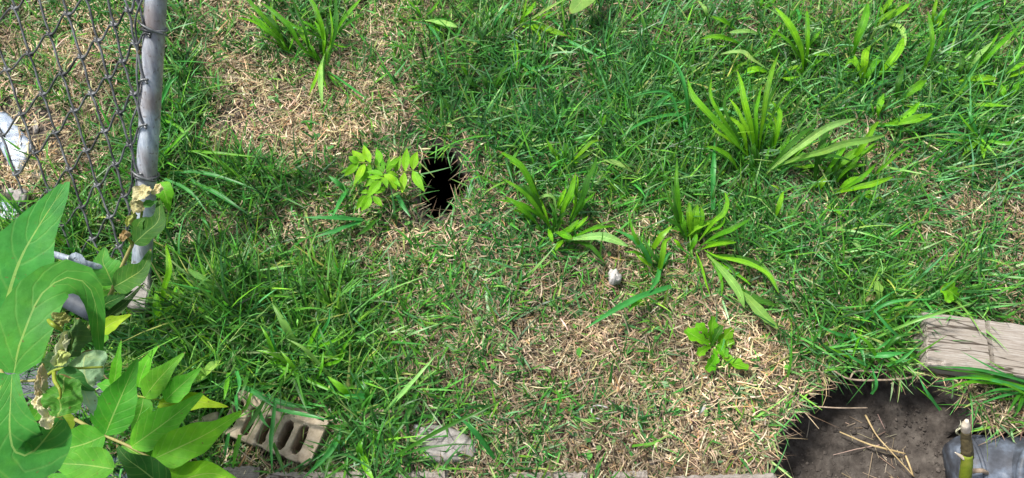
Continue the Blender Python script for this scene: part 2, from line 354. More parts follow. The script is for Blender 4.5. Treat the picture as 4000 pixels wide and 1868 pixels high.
F = np.stack([I, I+1, I+nx+1, I+nx], 1)
g = mesh_obj('ground', V, F.tolist(), M['soil']); g['kind'] = 'structure'

# ---------------------------------------------------------------- greenness map read off the lawn (about 15 cm cells)
GM = """55556425534565676665656577
43365435355466577667666765
22366612223667688888776768
02377222335278887886654677
02477675672667777667555565
05775565563556636677575434
77777656636764454246777774
77777888855765445555677775
77778899864453113343457833
77777988876444213121246622
77777822383665545334311112
77776622987435211112111111"""
GMr = [[float(c) for c in r[:26].ljust(26, '6')] for r in GM.split('\n')]
GMa = np.array(GMr)
def green_at(px, py):
    gx = np.clip(px/4000*26-.5, 0, 24.999); gy = np.clip(py/1868*12-.5, 0, 10.999)
    xi = gx.astype(int); yi = gy.astype(int); fx = gx-xi; fy = gy-yi
    return (GMa[yi, xi]*(1-fx)+GMa[yi, xi+1]*fx)*(1-fy)+(GMa[yi+1, xi]*(1-fx)+GMa[yi+1, xi+1]*fx)*fy
BRICK = gpoly('V5', [(500,215),(1130,330),(1630,560),(1490,985),(1060,1030),(560,780)], .03)
TIMB = gpoly('M8', [(775,372),(1600,450),(1600,735),(768,612)], .036)
SLATE = gpoly('V1', [(0,150),(50,150),(150,270),(265,430),(240,510),(150,700),(60,560),(0,430)])
FLAT = gpoly('M6', [(770,965),(900,935),(1060,985),(1110,1080),(980,1130),(830,1110)])
SHEET2 = gpoly('V1', [(-60,830),(60,820),(265,830),(270,950),(230,1080),(-60,1140)])
DARKSOIL = [((30,330),(70,110)),((470,520),(60,90)), ((455,590),(60,40)), ((600,300),(90,45)), ((1065,345),(60,30)), ((630,90),(40,60)), ((1000,555),(60,40)), ((110,330),(80,90)), ((1090,1060),(110,40)), ((2430,1040),(90,40))]

def strands(name, N_per_m2, maker, mat, mask, box=(-1.2, 1.2, -.08, 1.24), clump=1):
    A = (box[1]-box[0])*(box[3]-box[2]); N = int(N_per_m2*A); nc = N//clump
    x = rng.uniform(box[0], box[1], nc); y = rng.uniform(box[2], box[3], nc); tid = rng.random(nc)
    if clump > 1:
        x = np.repeat(x, clump); y = np.repeat(y, clump); tid = np.repeat(tid, clump); sp = .011*rng.random(len(x))**.5*(.5+tid)
        da = rng.uniform(0, 2*np.pi, len(x)); x = x+sp*np.cos(da); y = y+sp*np.sin(da)
    global CL_AZ, CL_ID
    px, py = proj(x, y); ok = (px > -420) & (px < 4420) & (py > -260) & (py < 2150)
    x, y, px, py, tid = x[ok], y[ok], px[ok], py[ok], tid[ok]
    if clump > 1: da = da[ok]
    keep = mask(x, y, px, py); x, y, px, py, tid = x[keep], y[keep], px[keep], py[keep], tid[keep]
    CL_ID = tid; CL_AZ = (da[keep]+rng.normal(0, .7, len(x))) if clump > 1 else None
    return maker(x, y, px, py)
def blades_mesh(name, x, y, z, az, L, wd, th0, bend, col, K, mat, twist=None, tipw=.08, wprof=None, wobs=.045):
    N = len(x); P = np.stack([x, y, z], 1); side = np.stack([-np.sin(az), np.cos(az), np.zeros(N)], 1)
    if twist is not None:
        side = side*np.cos(twist)[:, None]; side[:, 2] = np.sin(twist)
    V = np.zeros((N, K+1, 2, 3)); curaz = az.copy(); wob = rng.normal(0, wobs, N)
    for k in range(K+1):
        s = k/K; ww = wd*(wprof(s) if wprof else (1-(1-tipw)*s**2.2))
        V[:, k, 0] = P-side*ww[:, None]/2; V[:, k, 1] = P+side*ww[:, None]/2
        if k < K:
            th = th0+bend*(s+.5/K); curaz = curaz+wob
            P = P+np.stack([np.sin(th)*np.cos(curaz), np.sin(th)*np.sin(curaz), np.cos(th)], 1)*(L/K)[:, None]
    if True:                                   # keep strands from diving under the turf
        gz = ground_z(V[..., 0].ravel(), V[..., 1].ravel()).reshape(V.shape[:3]); gz = np.where(gz < -.02, -10, gz)
        V[..., 2] = np.maximum(V[..., 2], gz+.0015+rng.random((N, 1, 1))*.003)
    nv = 2*(K+1); base = (np.arange(N)*nv)[:, None]
    q = np.concatenate([np.stack([base[:, 0]+2*k, base[:, 0]+2*k+1, base[:, 0]+2*k+3, base[:, 0]+2*k+2], 1)[:, None] for k in range(K)], 1).reshape(-1, 4)
    vv = V.reshape(-1, 3); cc = np.repeat(col, nv, 0)
    me = bpy.data.meshes.new(name); me.vertices.add(len(vv)); me.vertices.foreach_set('co', vv.ravel().astype(np.float32))
    me.loops.add(q.size); me.loops.foreach_set('vertex_index', q.ravel().astype(np.int32))
    me.polygons.add(len(q)); me.polygons.foreach_set('loop_start', np.arange(0, q.size, 4, dtype=np.int32)); me.polygons.foreach_set('loop_total', np.full(len(q), 4, np.int32))
    me.update(calc_edges=True)
    at = me.color_attributes.new('tint', 'FLOAT_COLOR', 'POINT'); at.data.foreach_set('color', np.hstack([cc, np.ones((len(cc), 1))]).astype(np.float32).ravel())
    me.polygons.foreach_set('use_smooth', np.ones(len(q), bool)); me.materials.append(mat)
    o = bpy.data.objects.new(name, me); COL.objects.link(o); return o
def blocked(x, y):
    return (sdf(x, y, TIMB) < .010) | (sdf(x, y, HOLE) < .009+.012*(vnoise(x, y, .02, 91) > .45)) | (sdf(x, y, PIT) < .004+.010*(vnoise(x, y, .02, 92) > .5)) | inpoly(x, y, BRICK) | inpoly(x, y, SHEET2) | (inpoly(x, y, FLAT) & (vnoise(x, y, .012, 93) > .3)) | inpoly(x, y, TIMB) | (sdf(x, y, SLATE) < 0)
def palette(cols, n, var=.2, wts=None):
    c = np.array(cols)[rng.choice(len(cols), n, p=wts)]; f = np.exp(rng.normal(0, var, (n, 1))); return c*f*np.exp(rng.normal(0, .06, (n, 3)))
def soilness(px, py):
    s = np.zeros(len(px))
    for (cx, cy), (rx, ry) in DARKSOIL:
        s = np.maximum(s, np.clip(1.4-np.hypot((px/1.5528-cx)/rx, (py/1.5528-cy)/ry), 0, 1))
    return s
# thatch of dead straw
def m_straw(x, y, px, py):
    n = len(x); gr = green_at(px, py)
    patch = vnoise(x, y, .12, 21)
    c = palette([(.60, .47, .335), (.48, .36, .24), (.32, .235, .155), (.16, .12, .085), (.72, .61, .47), (.38, .37, .19), (.46, .28, .14)], n, .28, [.22, .2, .16, .14, .12, .11, .05])
    c *= ((1.22-.75*patch)*np.clip(1.14-.05*gr, .68, 1))[:, None]
    z = ground_z(x, y)+rng.random(n)**1.5*.011+.001
    return blades_mesh('dry_grass', x, y, z, rng.uniform(0, 2*np.pi, n), np.where(rng.random(n) < .42, rng.uniform(.004, .011, n), rng.gamma(4, .0042, n)+.006), rng.uniform(.0009, .0024, n), rng.normal(R(82), .20, n), rng.normal(.1, .4, n), c, 4, M['straw'], rng.normal(0, .5, n), .3, wobs=.20)
def k_straw(x, y, px, py):
    s = soilness(px, py); gr = green_at(px, py)
    pr = (1-.75*s)*np.clip(1.25-.10*gr, .50, 1)
    return (~blocked(x, y)) & (rng.random(len(x)) < pr)
o = strands('dry_grass', 112000, m_straw, None, k_straw)
tag(o, 'tan dead straw thatch covering the bare patches of lawn', 'dry grass', None, 'stuff')
# green turf
GC = [(.075, .265, .038), (.055, .20, .045), (.11, .32, .085), (.14, .35, .038), (.024, .10, .022), (.19, .36, .16), (.32, .44, .15)]
def m_turf(x, y, px, py):
    n = len(x); tall = tallness(px, py)
    L = rng.gamma(6, .0056, n)*(.75+1.0*tall)*(.7+.06*green_at(px, py))+.006; wd = rng.uniform(.0018, .0042, n)*(1+.3*tall)
    c = palette(GC, n, .28, [.23, .20, .15, .11, .16, .10, .05])
    warm = vnoise(x, y, .2, 33)[:, None]*.6+CL_ID[:, None]*.4; c = c*(1+(warm-.5)*np.array([.9, .25, -.4]))
    return blades_mesh('grass', x, y, ground_z(x, y)+.001, CL_AZ, L, wd, rng.normal(.85, .38, n).clip(-.2, 1.4), rng.normal(.32, .35, n), c, 4, M['blade'], rng.normal(0, .3, n))
def tallness(px, py):
    t = np.zeros(len(px)); X_, Y_ = px/1.5528, py/1.5528
    for cx, cy, rx, ry, a in [(640,840,330,170,.95),(430,330,70,300,.6),(620,450,150,90,.55),(850,1000,250,120,.8),(1200,200,200,160,.55),(1350,260,280,150,.55),(1700,330,280,190,.65),(2050,200,200,150,.5),(2150,850,200,100,.8),(2400,250,250,250,.5),(2350,760,200,90,.5),(700,60,150,90,.3),(2050,560,250,130,.35),(120,620,180,120,.8)]:
        t = np.maximum(t, a*np.clip(1.5-np.hypot((X_-cx)/rx, (Y_-cy)/ry), 0, 1))
    return t
def k_turf(x, y, px, py):
    gr = np.clip((green_at(px, py)-1)/7, 0, 1); cl = vnoise(x, y, .045, 44)*.6+vnoise(x, y, .018, 45)*.4
    pr = np.clip(gr*.98-.05+(cl-.5)*2.0*np.clip(1.3-gr, .45, 1), .03, 1)*(1-.7*soilness(px, py))
    return (~blocked(x, y)) & (rng.random(len(x)) < pr)
o = strands('grass', 56000, m_turf, None, k_turf, clump=9)
tag(o, 'short green lawn grass growing in uneven patches through the thatch', 'grass', None, 'stuff')
# debris in the pit
def m_deb(x, y, px, py):
    n = len(x); c = palette([(.30, .23, .17), (.20, .15, .11), (.42, .35, .27)], n, .25)
    return blades_mesh('straw_litter', x, y, ground_z(x, y)+.002, rng.uniform(0, 2*np.pi, n), rng.gamma(3, .006, n)+.004, rng.uniform(.0007, .0016, n), rng.normal(R(88), .1, n), rng.normal(.05, .2, n), c, 2, M['straw'], None, .5)
o = strands('straw_litter', 9000, m_deb, None, lambda x, y, px, py: (sdf(x, y, PIT) < -.03) & (sdf(x, y, DEEP) > .01) & (rng.random(len(x)) < np.clip(vnoise(x, y, .05, 61)*2.2-1.1, .05, 1)))
tag(o, 'loose bits of straw littering the dark soil of the dug pit', 'straw litter', None, 'stuff')
# rim roots and straw hanging over the hole and pit edges
def rim(poly, n, name, label, seed, inward=.02, Lm=.03, green=.25):
    r = np.random.default_rng(seed); P = np.array(poly); i = r.integers(0, len(P), n); t = r.random(n)
    A = P[i]; B = P[(i+1) % len(P)]; q = A+(B-A)*t[:, None]; cen = P.mean(0); d = cen-q; dl = np.linalg.norm(d, axis=1); d /= dl[:, None]
    q = q-d*r.uniform(0, .02, n)[:, None]; az = np.arctan2(d[:, 1], d[:, 0])+r.normal(0, 1.15, n)
    px, py = proj(q[:, 0], q[:, 1]); ok = (py < 1880) & (px < 4020); q, az = q[ok], az[ok]; n = len(q)
    isg = r.random(n) < green; c = np.where(isg[:, None], palette(GC, n, .25), palette([(.46, .34, .23), (.3, .21, .14), (.2, .14, .1)], n, .25))
    z = ground_z(q[:, 0], q[:, 1]); z = np.where(z < -.02, -.006, z)+.003
    o = blades_mesh(name, q[:, 0], q[:, 1], z, az, r.gamma(4, Lm/4, n)+.01, np.where(isg, .0026, .0013), r.normal(1.35, .2, n), r.normal(.35, .4, n), c, 4, M['straw'], r.normal(0, .4, n), .15)
    return tag(o, label, 'rim grass', None, 'stuff')
rim(HOLE, 80, 'rim_grass', 'grass and dead roots fringing the mouth of the round black burrow', 5, Lm=.026, green=.45)
rim(PIT, 520, 'rim_grass', 'frayed turf edge of straw and roots around the dug pit', 6, Lm=.022, green=.35)
# soil crumbs
mb = MB(); r_ = random.Random(3)
ico = [(0,0,1),(.9,0,.4),(.28,.85,.4),(-.72,.53,.4),(-.72,-.53,.4),(.28,-.85,.4),(.72,.53,-.4),(-.28,.85,-.4),(-.9,0,-.4),(-.28,-.85,-.4),(.72,-.53,-.4),(0,0,-1)]
icf = [(0,1,2),(0,2,3),(0,3,4),(0,4,5),(0,5,1),(1,6,2),(2,7,3),(3,8,4),(4,9,5),(5,10,1),(2,6,7),(3,7,8),(4,8,9),(5,9,10),(1,10,6),(11,7,6),(11,8,7),(11,9,8),(11,10,9),(11,6,10)]
cnt = 0
while cnt < 1100:
    px_, py_ = r_.uniform(3000, 4100), r_.uniform(1480, 1950)
    q = W(px_, py_, -.1)
    if sdf(np.array([q[0]]), np.array([q[1]]), PIT)[0] > -.02: continue
    z = float(ground_z(np.array([q[0]]), np.array([q[1]]))[0]); sz = (.0007+.0022*r_.random()**3)*(2.6 if r_.random() < .06 else 1)
    mb.add([(q[0]+a*sz*r_.uniform(.7, 1.3), q[1]+b*sz*r_.uniform(.7, 1.3), z+c*sz*.7+sz*.3) for a, b, c in ico], icf); cnt += 1
tag(mb.build('soil_crumbs', M['clod'], smooth=False), 'small crumbs of dark soil on the pit floor', 'soil', None, 'stuff')

# ================================================================ FENCE
b0 = W(545, 1200, 0.0); top0 = WD(612, -60, 1.02); VP = top0-b0; VP /= np.linalg.norm(VP)
UH = np.array([-.77, .638, 0.0]); UH /= np.linalg.norm(UH); FN = np.cross(UH, VP); FN /= np.linalg.norm(FN)
if (CP-b0) @ FN < 0: FN = -FN
fence = thing('chain_link_fence', 'leaning galvanised chain link fence with its round steel post, left edge', 'fence', b0)
postr = .0142
mb = MB().tube([b0-VP*.02, b0+VP*.4, b0+VP*.95], postr, 40, 28); post = mb.build('post', M['galv'], fence)
KN = {(0,0):(75,20),(0,1):(150,255),(0,2):(220,475),(0,3):(290,665),(0,4):(350,865),(0,5):(410,1040),(1,1):(245,170),(1,2):(320,370),(1,3):(380,570),(1,4):(435,750),(1,5):(490,920),(1,6):(545,1085),
 (2,1):(340,85),(2,2):(410,280),(2,3):(470,475),(2,4):(520,655),(2,5):(575,820),(2,6):(625,975),(3,1):(440,5),(3,2):(490,200),(3,3):(540,385),(3,4):(600,560),(3,5):(650,735),(3,6):(700,885),
 (4,2):(575,125),(4,3):(620,300),(4,4):(665,480),(4,5):(710,640),(5,2):(640,50),(5,3):(690,225),(5,4):(735,400),(-1,1):(35,355),(-1,2):(110,570),(-1,3):(180,775),(-1,4):(255,970),(-1,5):(315,1155),(-2,2):(0,680),(-2,3):(75,895),(-2,4):(140,1040)}
org = b0+FN*(postr+.002)
def inpl(q): return np.linalg.lstsq(np.stack([UH, VP], 1), q, rcond=None)[0]
rows = []; rhs = []
for (a, b), p in KN.items():
    d = ray(*cp('K1', p)); t = ((org-CP) @ FN)/(d @ FN); q = CP+d*t-org; rows.append([1, a, b, a*b, a*a, b*b]); rhs.append(inpl(q))
CO, *_ = np.linalg.lstsq(np.array(rows, float), np.array(rhs), rcond=None)
def knot(a, b):
    u, v = np.array([1, a, b, a*b, a*a, b*b]) @ CO; return org+UH*u+VP*v
mb = MB(); WR = .00165; rr = random.Random(5)
OFF = {}
def kz(a, b):
    if (a, b) not in OFF: OFF[(a, b)] = (rr.uniform(-1, 1)*.003, rr.uniform(-1, 1)*.003)
    return OFF[(a, b)]
def kpt(a, b):
    o_ = kz(a, b); return knot(a, b)+UH*o_[0]+VP*o_[1]
for a0 in range(-7, 7):
    for b_ in range(-1, 11):
        # dark strand (a,b)->(a,b+1) and light strand (a,b)->(a-1,b)
        if a0+0.0*b_ > 6: continue
        P0 = kpt(a0, b_); u0, v0 = inpl(P0-org)
        for nb, sg in (((a0, b_+1), 1), ((a0-1, b_), -1)):
            P1 = kpt(*nb); u1, v1 = inpl(P1-org)
            if min(u0, u1) < -.013 or max(u0, u1) > .62 or min(v0, v1) < -.02 or max(v0, v1) > .62: continue
            d = P1-P0; L = np.linalg.norm(d); d = d/L; sd = np.cross(d, FN)
            # each strand bows, bends sharply and hooks round its neighbour at both knuckles
            bow = .0028*(.35 if sg > 0 else -1.1)
            pts = [P0-d*.0045+FN*.0022*sg+sd*.0022*sg, P0-d*.001+FN*.003*sg-sd*.001*sg, P0+d*L*.1+FN*.001-sd*bow*.8, P0+d*L*.3-sd*bow*.9, P0+d*L*.7+sd*bow*.9, P0+d*L*.9-FN*.001+sd*bow*.8, P1+d*.001-FN*.003*sg+sd*.001*sg, P1+d*.0045-FN*.0022*sg-sd*.0022*sg]
            mb.tube(pts, WR, 20, 6)
mb.build('wire_mesh', M['wire'], fence)
def ring_pts(c, ax, r, a0, a1, n=14, drift=0):
    ax = ax/np.linalg.norm(ax); e = FN-ax*(FN @ ax); e /= np.linalg.norm(e); f = np.cross(ax, e)
    return [c+r*(math.cos(t)*e+math.sin(t)*f)+ax*drift*(i/n-.5) for i, t in enumerate(np.linspace(a0, a1, n))]
def on_post(py):   # point on the post axis seen at picture row py
    best = min(np.linspace(0, .9, 900), key=lambda s: abs(proj(*(b0+VP*s))[1]-py)); return b0+VP*best
for py in (120, 690):
    c = on_post(py); mb = MB().tube(ring_pts(c, VP, postr+.0022, -3.6, 3.2, 22, .010), .0019, 44, 6)
    mb.tube(ring_pts(c+VP*.004, VP, postr+.0055, -.6, 1.5, 10, -.012), .0019, 20, 6)
    mb.build('tie_wire', M['wire'], fence)
# selvage wire twisted along the post edge
P = []
for i in range(60):
    s = .12+i*.0125; ph = i*1.05; P.append(b0+VP*s+FN*(postr+.0035+.0022*math.sin(ph))+UH*(.009+.0055*math.cos(ph*.5)))
MB().tube(P, .0014, 240, 6).build('edge_wire', M['wire'], fence)
# rod, band and lower rail
rod = [WD(*cp('V2', (420,270)), 1.02), WD(*cp('V2', (700,355)), 1.03), WD(*cp('V2', (860,402)), 1.035), WD(*cp('V2', (1150,480)), 1.06)]
MB().tube(rod, .0045, 20, 12).build('tension_rod', M['galv'], fence)
c = rod[2]; mb = MB()
B_ = [WD(*cp('V2', p), dd) for p, dd in (((800,430),1.045),((790,370),1.02),((840,330),1.015),((900,360),1.018),((935,440),1.02),((925,540),1.04),((985,620),1.07))]
V_, F_, U_ = leaf_data(B_, .007, 'blunt', 0, 0, 0, n=24, m=3, face=.9); n0 = len(V_)
V2_ = [np.array(v)-np.array([0, 0, .0022]) for v in V_]
mb.add(V_, F_).add(V2_, [f[::-1] for f in F_]); mb.build('rail_band', M['galv'], fence)
rail = [WD(*cp('V2', p), dd) for p, dd in (((-700,100),1.25),((380,610),1.08),((620,750),1.07),((1100,1000),1.06))]
MB().tube(rail, .0135, 24, 20).build('bottom_rail', M['slate'], fence)
# rust scab on the post
q = on_post(225)+FN*.010+UH*.015
mb = MB(); rr = random.Random(2)
for i in range(14):
    c = q+np.array([rr.uniform(-1, 1), rr.uniform(-1, 1), rr.uniform(-1, 1)])*.006; s = rr.uniform(.002, .004)
    mb.add([(c[0]+a*s*rr.uniform(.6, 1.3), c[1]+b*s, c[2]+d*s) for a, b, d in ico], icf)
cl = mb.build('dirt_clump', M['bark'], None, loc=q); tag(cl, 'brown clump of dried debris stuck to the upper fence post', 'debris')

# ---------------------------------------------------------------- extruded polygon helper
def slab(poly_px, k, z1, z0, bevel=.002, name='slab', mat=None, parent=None, cuts=None, rough=0.0, seed=0, subdiv=0):
    top = [W(*cp(k, p), z1) for p in poly_px]; n = len(top); c = sum(top)/n
    V = [t for t in top]; V = [t+(c-t)/np.linalg.norm(c-t)*bevel for t in top]
    V += [np.array([t[0], t[1], z1-bevel]) for t in top]; V += [np.array([t[0], t[1], z0]) for t in top]
    F = [tuple(range(n))]+[(i, n+i, n+(i+1) % n, (i+1) % n) for i in range(n)]+[(n+i, 2*n+i, 2*n+(i+1) % n, n+(i+1) % n) for i in range(n)]
    return V, F
# grey footing under the post
V_, F_ = slab([(1590,560),(1660,530),(1668,720),(1625,935),(1480,925),(1395,900),(1350,700)], 'V2', .05, -.01, .003)
ft = mesh_obj('post_footing', V_, F_, M['greystone'], None, smooth=False, loc=W(*cp('V2', (1550,800)), 0)); tag(ft, 'pale grey broken concrete footing at the foot of the fence post', 'footing')
# slate coloured boards in the lower left
def beam(p0, p1, wpx, k, z, th, mat, name, label, cat, group=None, n=30, seed=1, parent=None, groove=None, rag=.0015):
    A = W(*cp(k, p0), z); B = W(*cp(k, p1), z); d = B-A; L = np.linalg.norm(d); d /= L; s = np.cross([0, 0, 1.0], d); s /= np.linalg.norm(s)
    wd = wpx*CROPS[k][2]/FPX*(np.linalg.norm(A-CP)); rs = random.Random(seed); m = 6; V = []; F = []
    # rounded rectangular section, swept with ragged edges
    sec = [(-.5, -1), (-.5, -.12), (-.46, 0), (-.2, 0), (.0, 0), (.2, 0), (.46, 0), (.5, -.12), (.5, -1)]; ns = len(sec)
    cutr = []
    for i in range(n+1):
        t = i/n; e = .004*(1 if i in (0, n) else 0)
        for j, (a, b) in enumerate(sec):
            zz = b*th; drop = 0
            if groove:
                for g in groove:
                    if abs(t*L-g) < .0032: drop = .010
            q = A+d*(t*L+ (rs.uniform(-1, 1)*rag*2 if i in (0, n) else 0))+s*(a*wd+rs.uniform(-1, 1)*rag*(abs(a) > .3))+np.array([0, 0, 1])*(zz*(1 if b > -1 else 1)-(drop if b > -.5 else 0)-(e if b > -.5 else 0)+rs.uniform(-1, 1)*rag*.35)
            V.append(q)
    F = [(i*ns+j, i*ns+j+1, (i+1)*ns+j+1, (i+1)*ns+j) for i in range(n) for j in range(ns-1)]
    F += [tuple(range(ns)), tuple(n*ns+j for j in range(ns))[::-1]]
    o = mesh_obj(name, V, F, mat, parent, smooth=False, loc=(None if parent else (A+B)/2))
    if not parent: tag(o, label, cat, group)
    return o
beam((-300,1320),(560,1640), 120, 'X', .015, .03, M['slate'], 'landscape_board', 'dark slate coloured board under the big leaves, nearer the fence rail', 'board')
beam((-100,1720),(620,1960), 170, 'X', .02, .035, M['teal'], 'landscape_board', 'faded blue-green board in the bottom left corner under the leaves', 'board', seed=4)

# ---------------------------------------------------------------- timber at the right
tb = beam((757,490),(1560,575), 246, 'M8', .055, .085, M['timber'], 'timber', 'weathered grey-brown square timber lying in the grass with a cut groove across it', 'timber', n=150, seed=8, groove=None, rag=.0018)
bpy.data.objects.remove(tb)
A_ = W(*cp('M8', (760,490)), .055); 
def beam2():
    # timber with a dark saw groove across it, cut at 31 % of the visible length
    k = 'M8'; z = .038; A = W(*cp(k, (802,496)), z); B = W(*cp(k, (1560,596)), z); d = B-A; L = np.linalg.norm(d); d /= L; s = np.cross([0, 0, 1.0], d)
    G = W(*cp(k, (1117,530)), z); g = (G-A) @ d; wd = 238*CROPS[k][2]/FPX*np.linalg.norm(G-CP)
    st = sorted(set(list(np.linspace(0, g-.004, 40))+[g-.0035, g-.002, g+.002, g+.0035]+list(np.linspace(g+.004, L, 60))+[.002]))
    sec = [(-.5, -.085), (-.5, -.05), (-.5, -.018), (-.497, -.004), (-.48, 0)]+[(a, 0) for a in np.linspace(-.42, .42, 14)]+[(.48, 0), (.497, -.004), (.5, -.018), (.5, -.05), (.5, -.085)]
    ns = len(sec); V = []; rs = random.Random(9)
    for i, t in enumerate(st):
        gr = abs(t-g) < .0025
        for j, (a, b) in enumerate(sec):
            x = t
            x += .003*math.sin(a*9+1) * (i < 2)
            zz = b - (.013 if gr and b > -.02 else 0) + (mnoise.noise(Vector((t*3, a*30, 1)))*.0008)
            if i == 0 and b > -.01: zz -= .0025
            edge = abs(a) > .45
            ww = a*wd + (mnoise.noise(Vector((t*45, a*5, 7)))*.0012 if edge else 0)
            # chipped lower left corner
            if a < -.38 and t < .035: zz -= .010*max(0, mnoise.noise(Vector((t*90, a*20, 3)))+.25)
            V.append(A+d*x+s*(ww-a*wd+a*wd)+np.array([0, 0, zz]))
    n = len(st)-1
    F = [(i*ns+j, i*ns+j+1, (i+1)*ns+j+1, (i+1)*ns+j) for i in range(n) for j in range(ns-1)]+[tuple(range(ns)), tuple(n*ns+j for j in range(ns))[::-1]]
    o = mesh_obj('timber', V, F, M['timber'], None, smooth=False, loc=(A+B)/2); tag(o, 'weathered grey-brown square timber in the grass at right, with a groove cut across it', 'timber')
beam2()
# ---------------------------------------------------------------- edging boards along the bottom
for i, (x0, x1, y0, y1, tx) in enumerate([(700,1000,1856,1842,'left-hand stub of grey edging board, tip beneath the big leaves'),(1040,1460,1866,1862,'long thin grey edging board below the tan brick'),(1530,1745,1864,1858,'short grey edging board, lying right of the one below the brick'),
      (1990,2300,1866,1862,'grey edging board at the bottom, below the brown mulch patch'),(2400,2535,1862,1858,'shortest grey edging board, under the dry straw at bottom middle'),(2600,3040,1880,1868,'grey edging board running to the edge of the dug pit')]):
    beam((x0, y0+6), (x1, y1+6), 46, 'X', .022, .03, M['board'], 'edging_board', tx, 'board', 'grey edging boards along the bottom', seed=20+i, rag=.002)

# ---------------------------------------------------------------- cored brick
def brick():
    zt = .026; k = 'V5'
    C0 = W(*cp(k, (1075,608)), zt); a = W(*cp(k, (1575,800)), zt)-C0; d = a/np.linalg.norm(a); s = np.array([-d[1], d[0], 0])
    pm = np.linalg.norm(W(*cp(k, (1175,610)), zt)-C0)/100   # metres per crop pixel
    Lh, Wh = 575*pm, 285*pm; cell = .0021
    nx_, ny_ = int(2*Lh/cell), int(2*Wh/cell)
    sl = []
    for c in ((790,560), (960,655), (1185,715), (1355,765), (620,480)):
        q = W(*cp(k, c), zt)-C0; sl.append((q @ d, q @ s))
    ax = W(*cp(k, (1250,570)), zt)-W(*cp(k, (1120,850)), zt); ax /= np.linalg.norm(ax); sx = (ax @ d, ax @ s)
    def hole(u, v):
        for cu, cv in sl:
            du, dv = u-cu, v-cv; t = max(-1, min(1, (du*sx[0]+dv*sx[1])/(115*pm)))*115*pm
            if math.hypot(du-t*sx[0], dv-t*sx[1]) < 44*pm+.0006*mnoise.noise(Vector((u*300, v*300, 0))): return True
        return False
    solid = np.zeros((nx_, ny_), bool)
    for i in range(nx_):
        for j in range(ny_):
            u = -Lh+(i+.5)*cell; v = -Wh+(j+.5)*cell
            cr = max(abs(u)-Lh+.012, 0); cv = max(abs(v)-Wh+.012, 0)
            chip = .004*mnoise.noise(Vector((u*60, v*60, 2)))
            solid[i, j] = (math.hypot(cr, cv) < .012+min(chip, 0)-.0005) and not hole(u, v)
    idx = {}; V = []; F = []
    def vert(i, j, lv):
        key = (i, j, lv)
        if key not in idx:
            u = -Lh+i*cell; v = -Wh+j*cell; z = zt+mnoise.noise(Vector((u*80, v*80, 5)))*.0012 if lv == 0 else -.065
            edge = lv == 0 and not all(0 <= a_ < nx_ and 0 <= b_ < ny_ and solid[a_, b_] for a_ in (i-1, i) for b_ in (j-1, j))
            if edge: z -= .0014
            idx[key] = len(V); V.append(C0*np.array([1, 1, 0])+d*u+s*v+np.array([0, 0, z]))
        return idx[key]
    for i in range(nx_):
        for j in range(ny_):
            if not solid[i, j]: continue
            F.append((vert(i, j, 0), vert(i+1, j, 0), vert(i+1, j+1, 0), vert(i, j+1, 0)))
            for di, dj, e in ((-1, 0, ((i, j+1), (i, j))), (1, 0, ((i+1, j), (i+1, j+1))), (0, -1, ((i, j), (i+1, j))), (0, 1, ((i+1, j+1), (i, j+1)))):
                a_, b_ = i+di, j+dj
                if not (0 <= a_ < nx_ and 0 <= b_ < ny_ and solid[a_, b_]):
                    (p, q), (r, t) = e; F.append((vert(p, q, 0), vert(p, q, 1), vert(r, t, 1), vert(r, t, 0)))
    V = np.array(V)
    # relax the raster outline so rims read as smooth curves
    nb = [set() for _ in V]
    for f in F:
        for q in range(4): nb[f[q]].add(f[(q+1) % 4]); nb[f[(q+1) % 4]].add(f[q])
    keys = list(idx.keys())
    for it in range(4):
        V2 = V.copy()
        for key, i in idx.items():
            h = [m_ for m_ in nb[i] if keys[m_][2] == key[2]]
            if h: 
                av = V[h].mean(0); V2[i, :2] = V[i, :2]*.5+av[:2]*.5
        V = V2
    o = mesh_obj('brick', V, F, M['brick'], None, smooth=False, loc=C0*np.array([1, 1, 0])); tag(o, 'tan cored brick with slanting slots half buried under grass blades', 'brick')
brick()
V_, F_ = slab([(100,580),(330,470),(420,450),(430,530),(300,610),(180,620)], 'V5', .03, -.01, .003)
tag(mesh_obj('brick_fragment', V_, F_, M['brick'], None, smooth=False, loc=W(*cp('V5', (270,540)), 0)), 'small flat tan brick fragment showing under a leaf, left of the cored brick', 'brick fragment')

# ---------------------------------------------------------------- lumpy stones
def lump(name, k, poly, z, h, mat, label, cat, seed=1, group=None, facet=.25, parent=None):
    """a broken piece with the given outline, domed to height h"""
    P = [cp(k, p) for p in poly]; n = 36; P = spline([(*p, 0) for p in P]+[(*P[0], 0)], n+1)[:-1, :2]; c = P.mean(0); V = []; F = []; rings = 8
    for i in range(rings):
        t = i/(rings-1); rr_ = 1-t**1.6*.999; zz = z+h*(1-(1-t)**2.4)
        for q in P:
            pq = c+(q-c)*rr_; w_ = W(pq[0], pq[1], zz); nn = mnoise.noise(Vector((w_[0]*70+seed, w_[1]*70, 1)))+.6*mnoise.noise(Vector((w_[0]*170+seed, w_[1]*170, 3)))
            V.append(w_+np.array([0, 0, nn*h*facet*(t > .05)]))
    for q in P: w_ = W(q[0], q[1], z); V.append(w_-np.array([0, 0, .012]))
    F = [(i*n+j, i*n+(j+1) % n, (i+1)*n+(j+1) % n, (i+1)*n+j) for i in range(rings-1) for j in range(n)]
    F += [(rings*n+j, rings*n+(j+1) % n, (j+1) % n, j) for j in range(n)]
    o = mesh_obj(name, V, F, mat, parent, smooth=True, loc=W(c[0], c[1], z)); 
    if label: tag(o, label, cat, group)
    return o
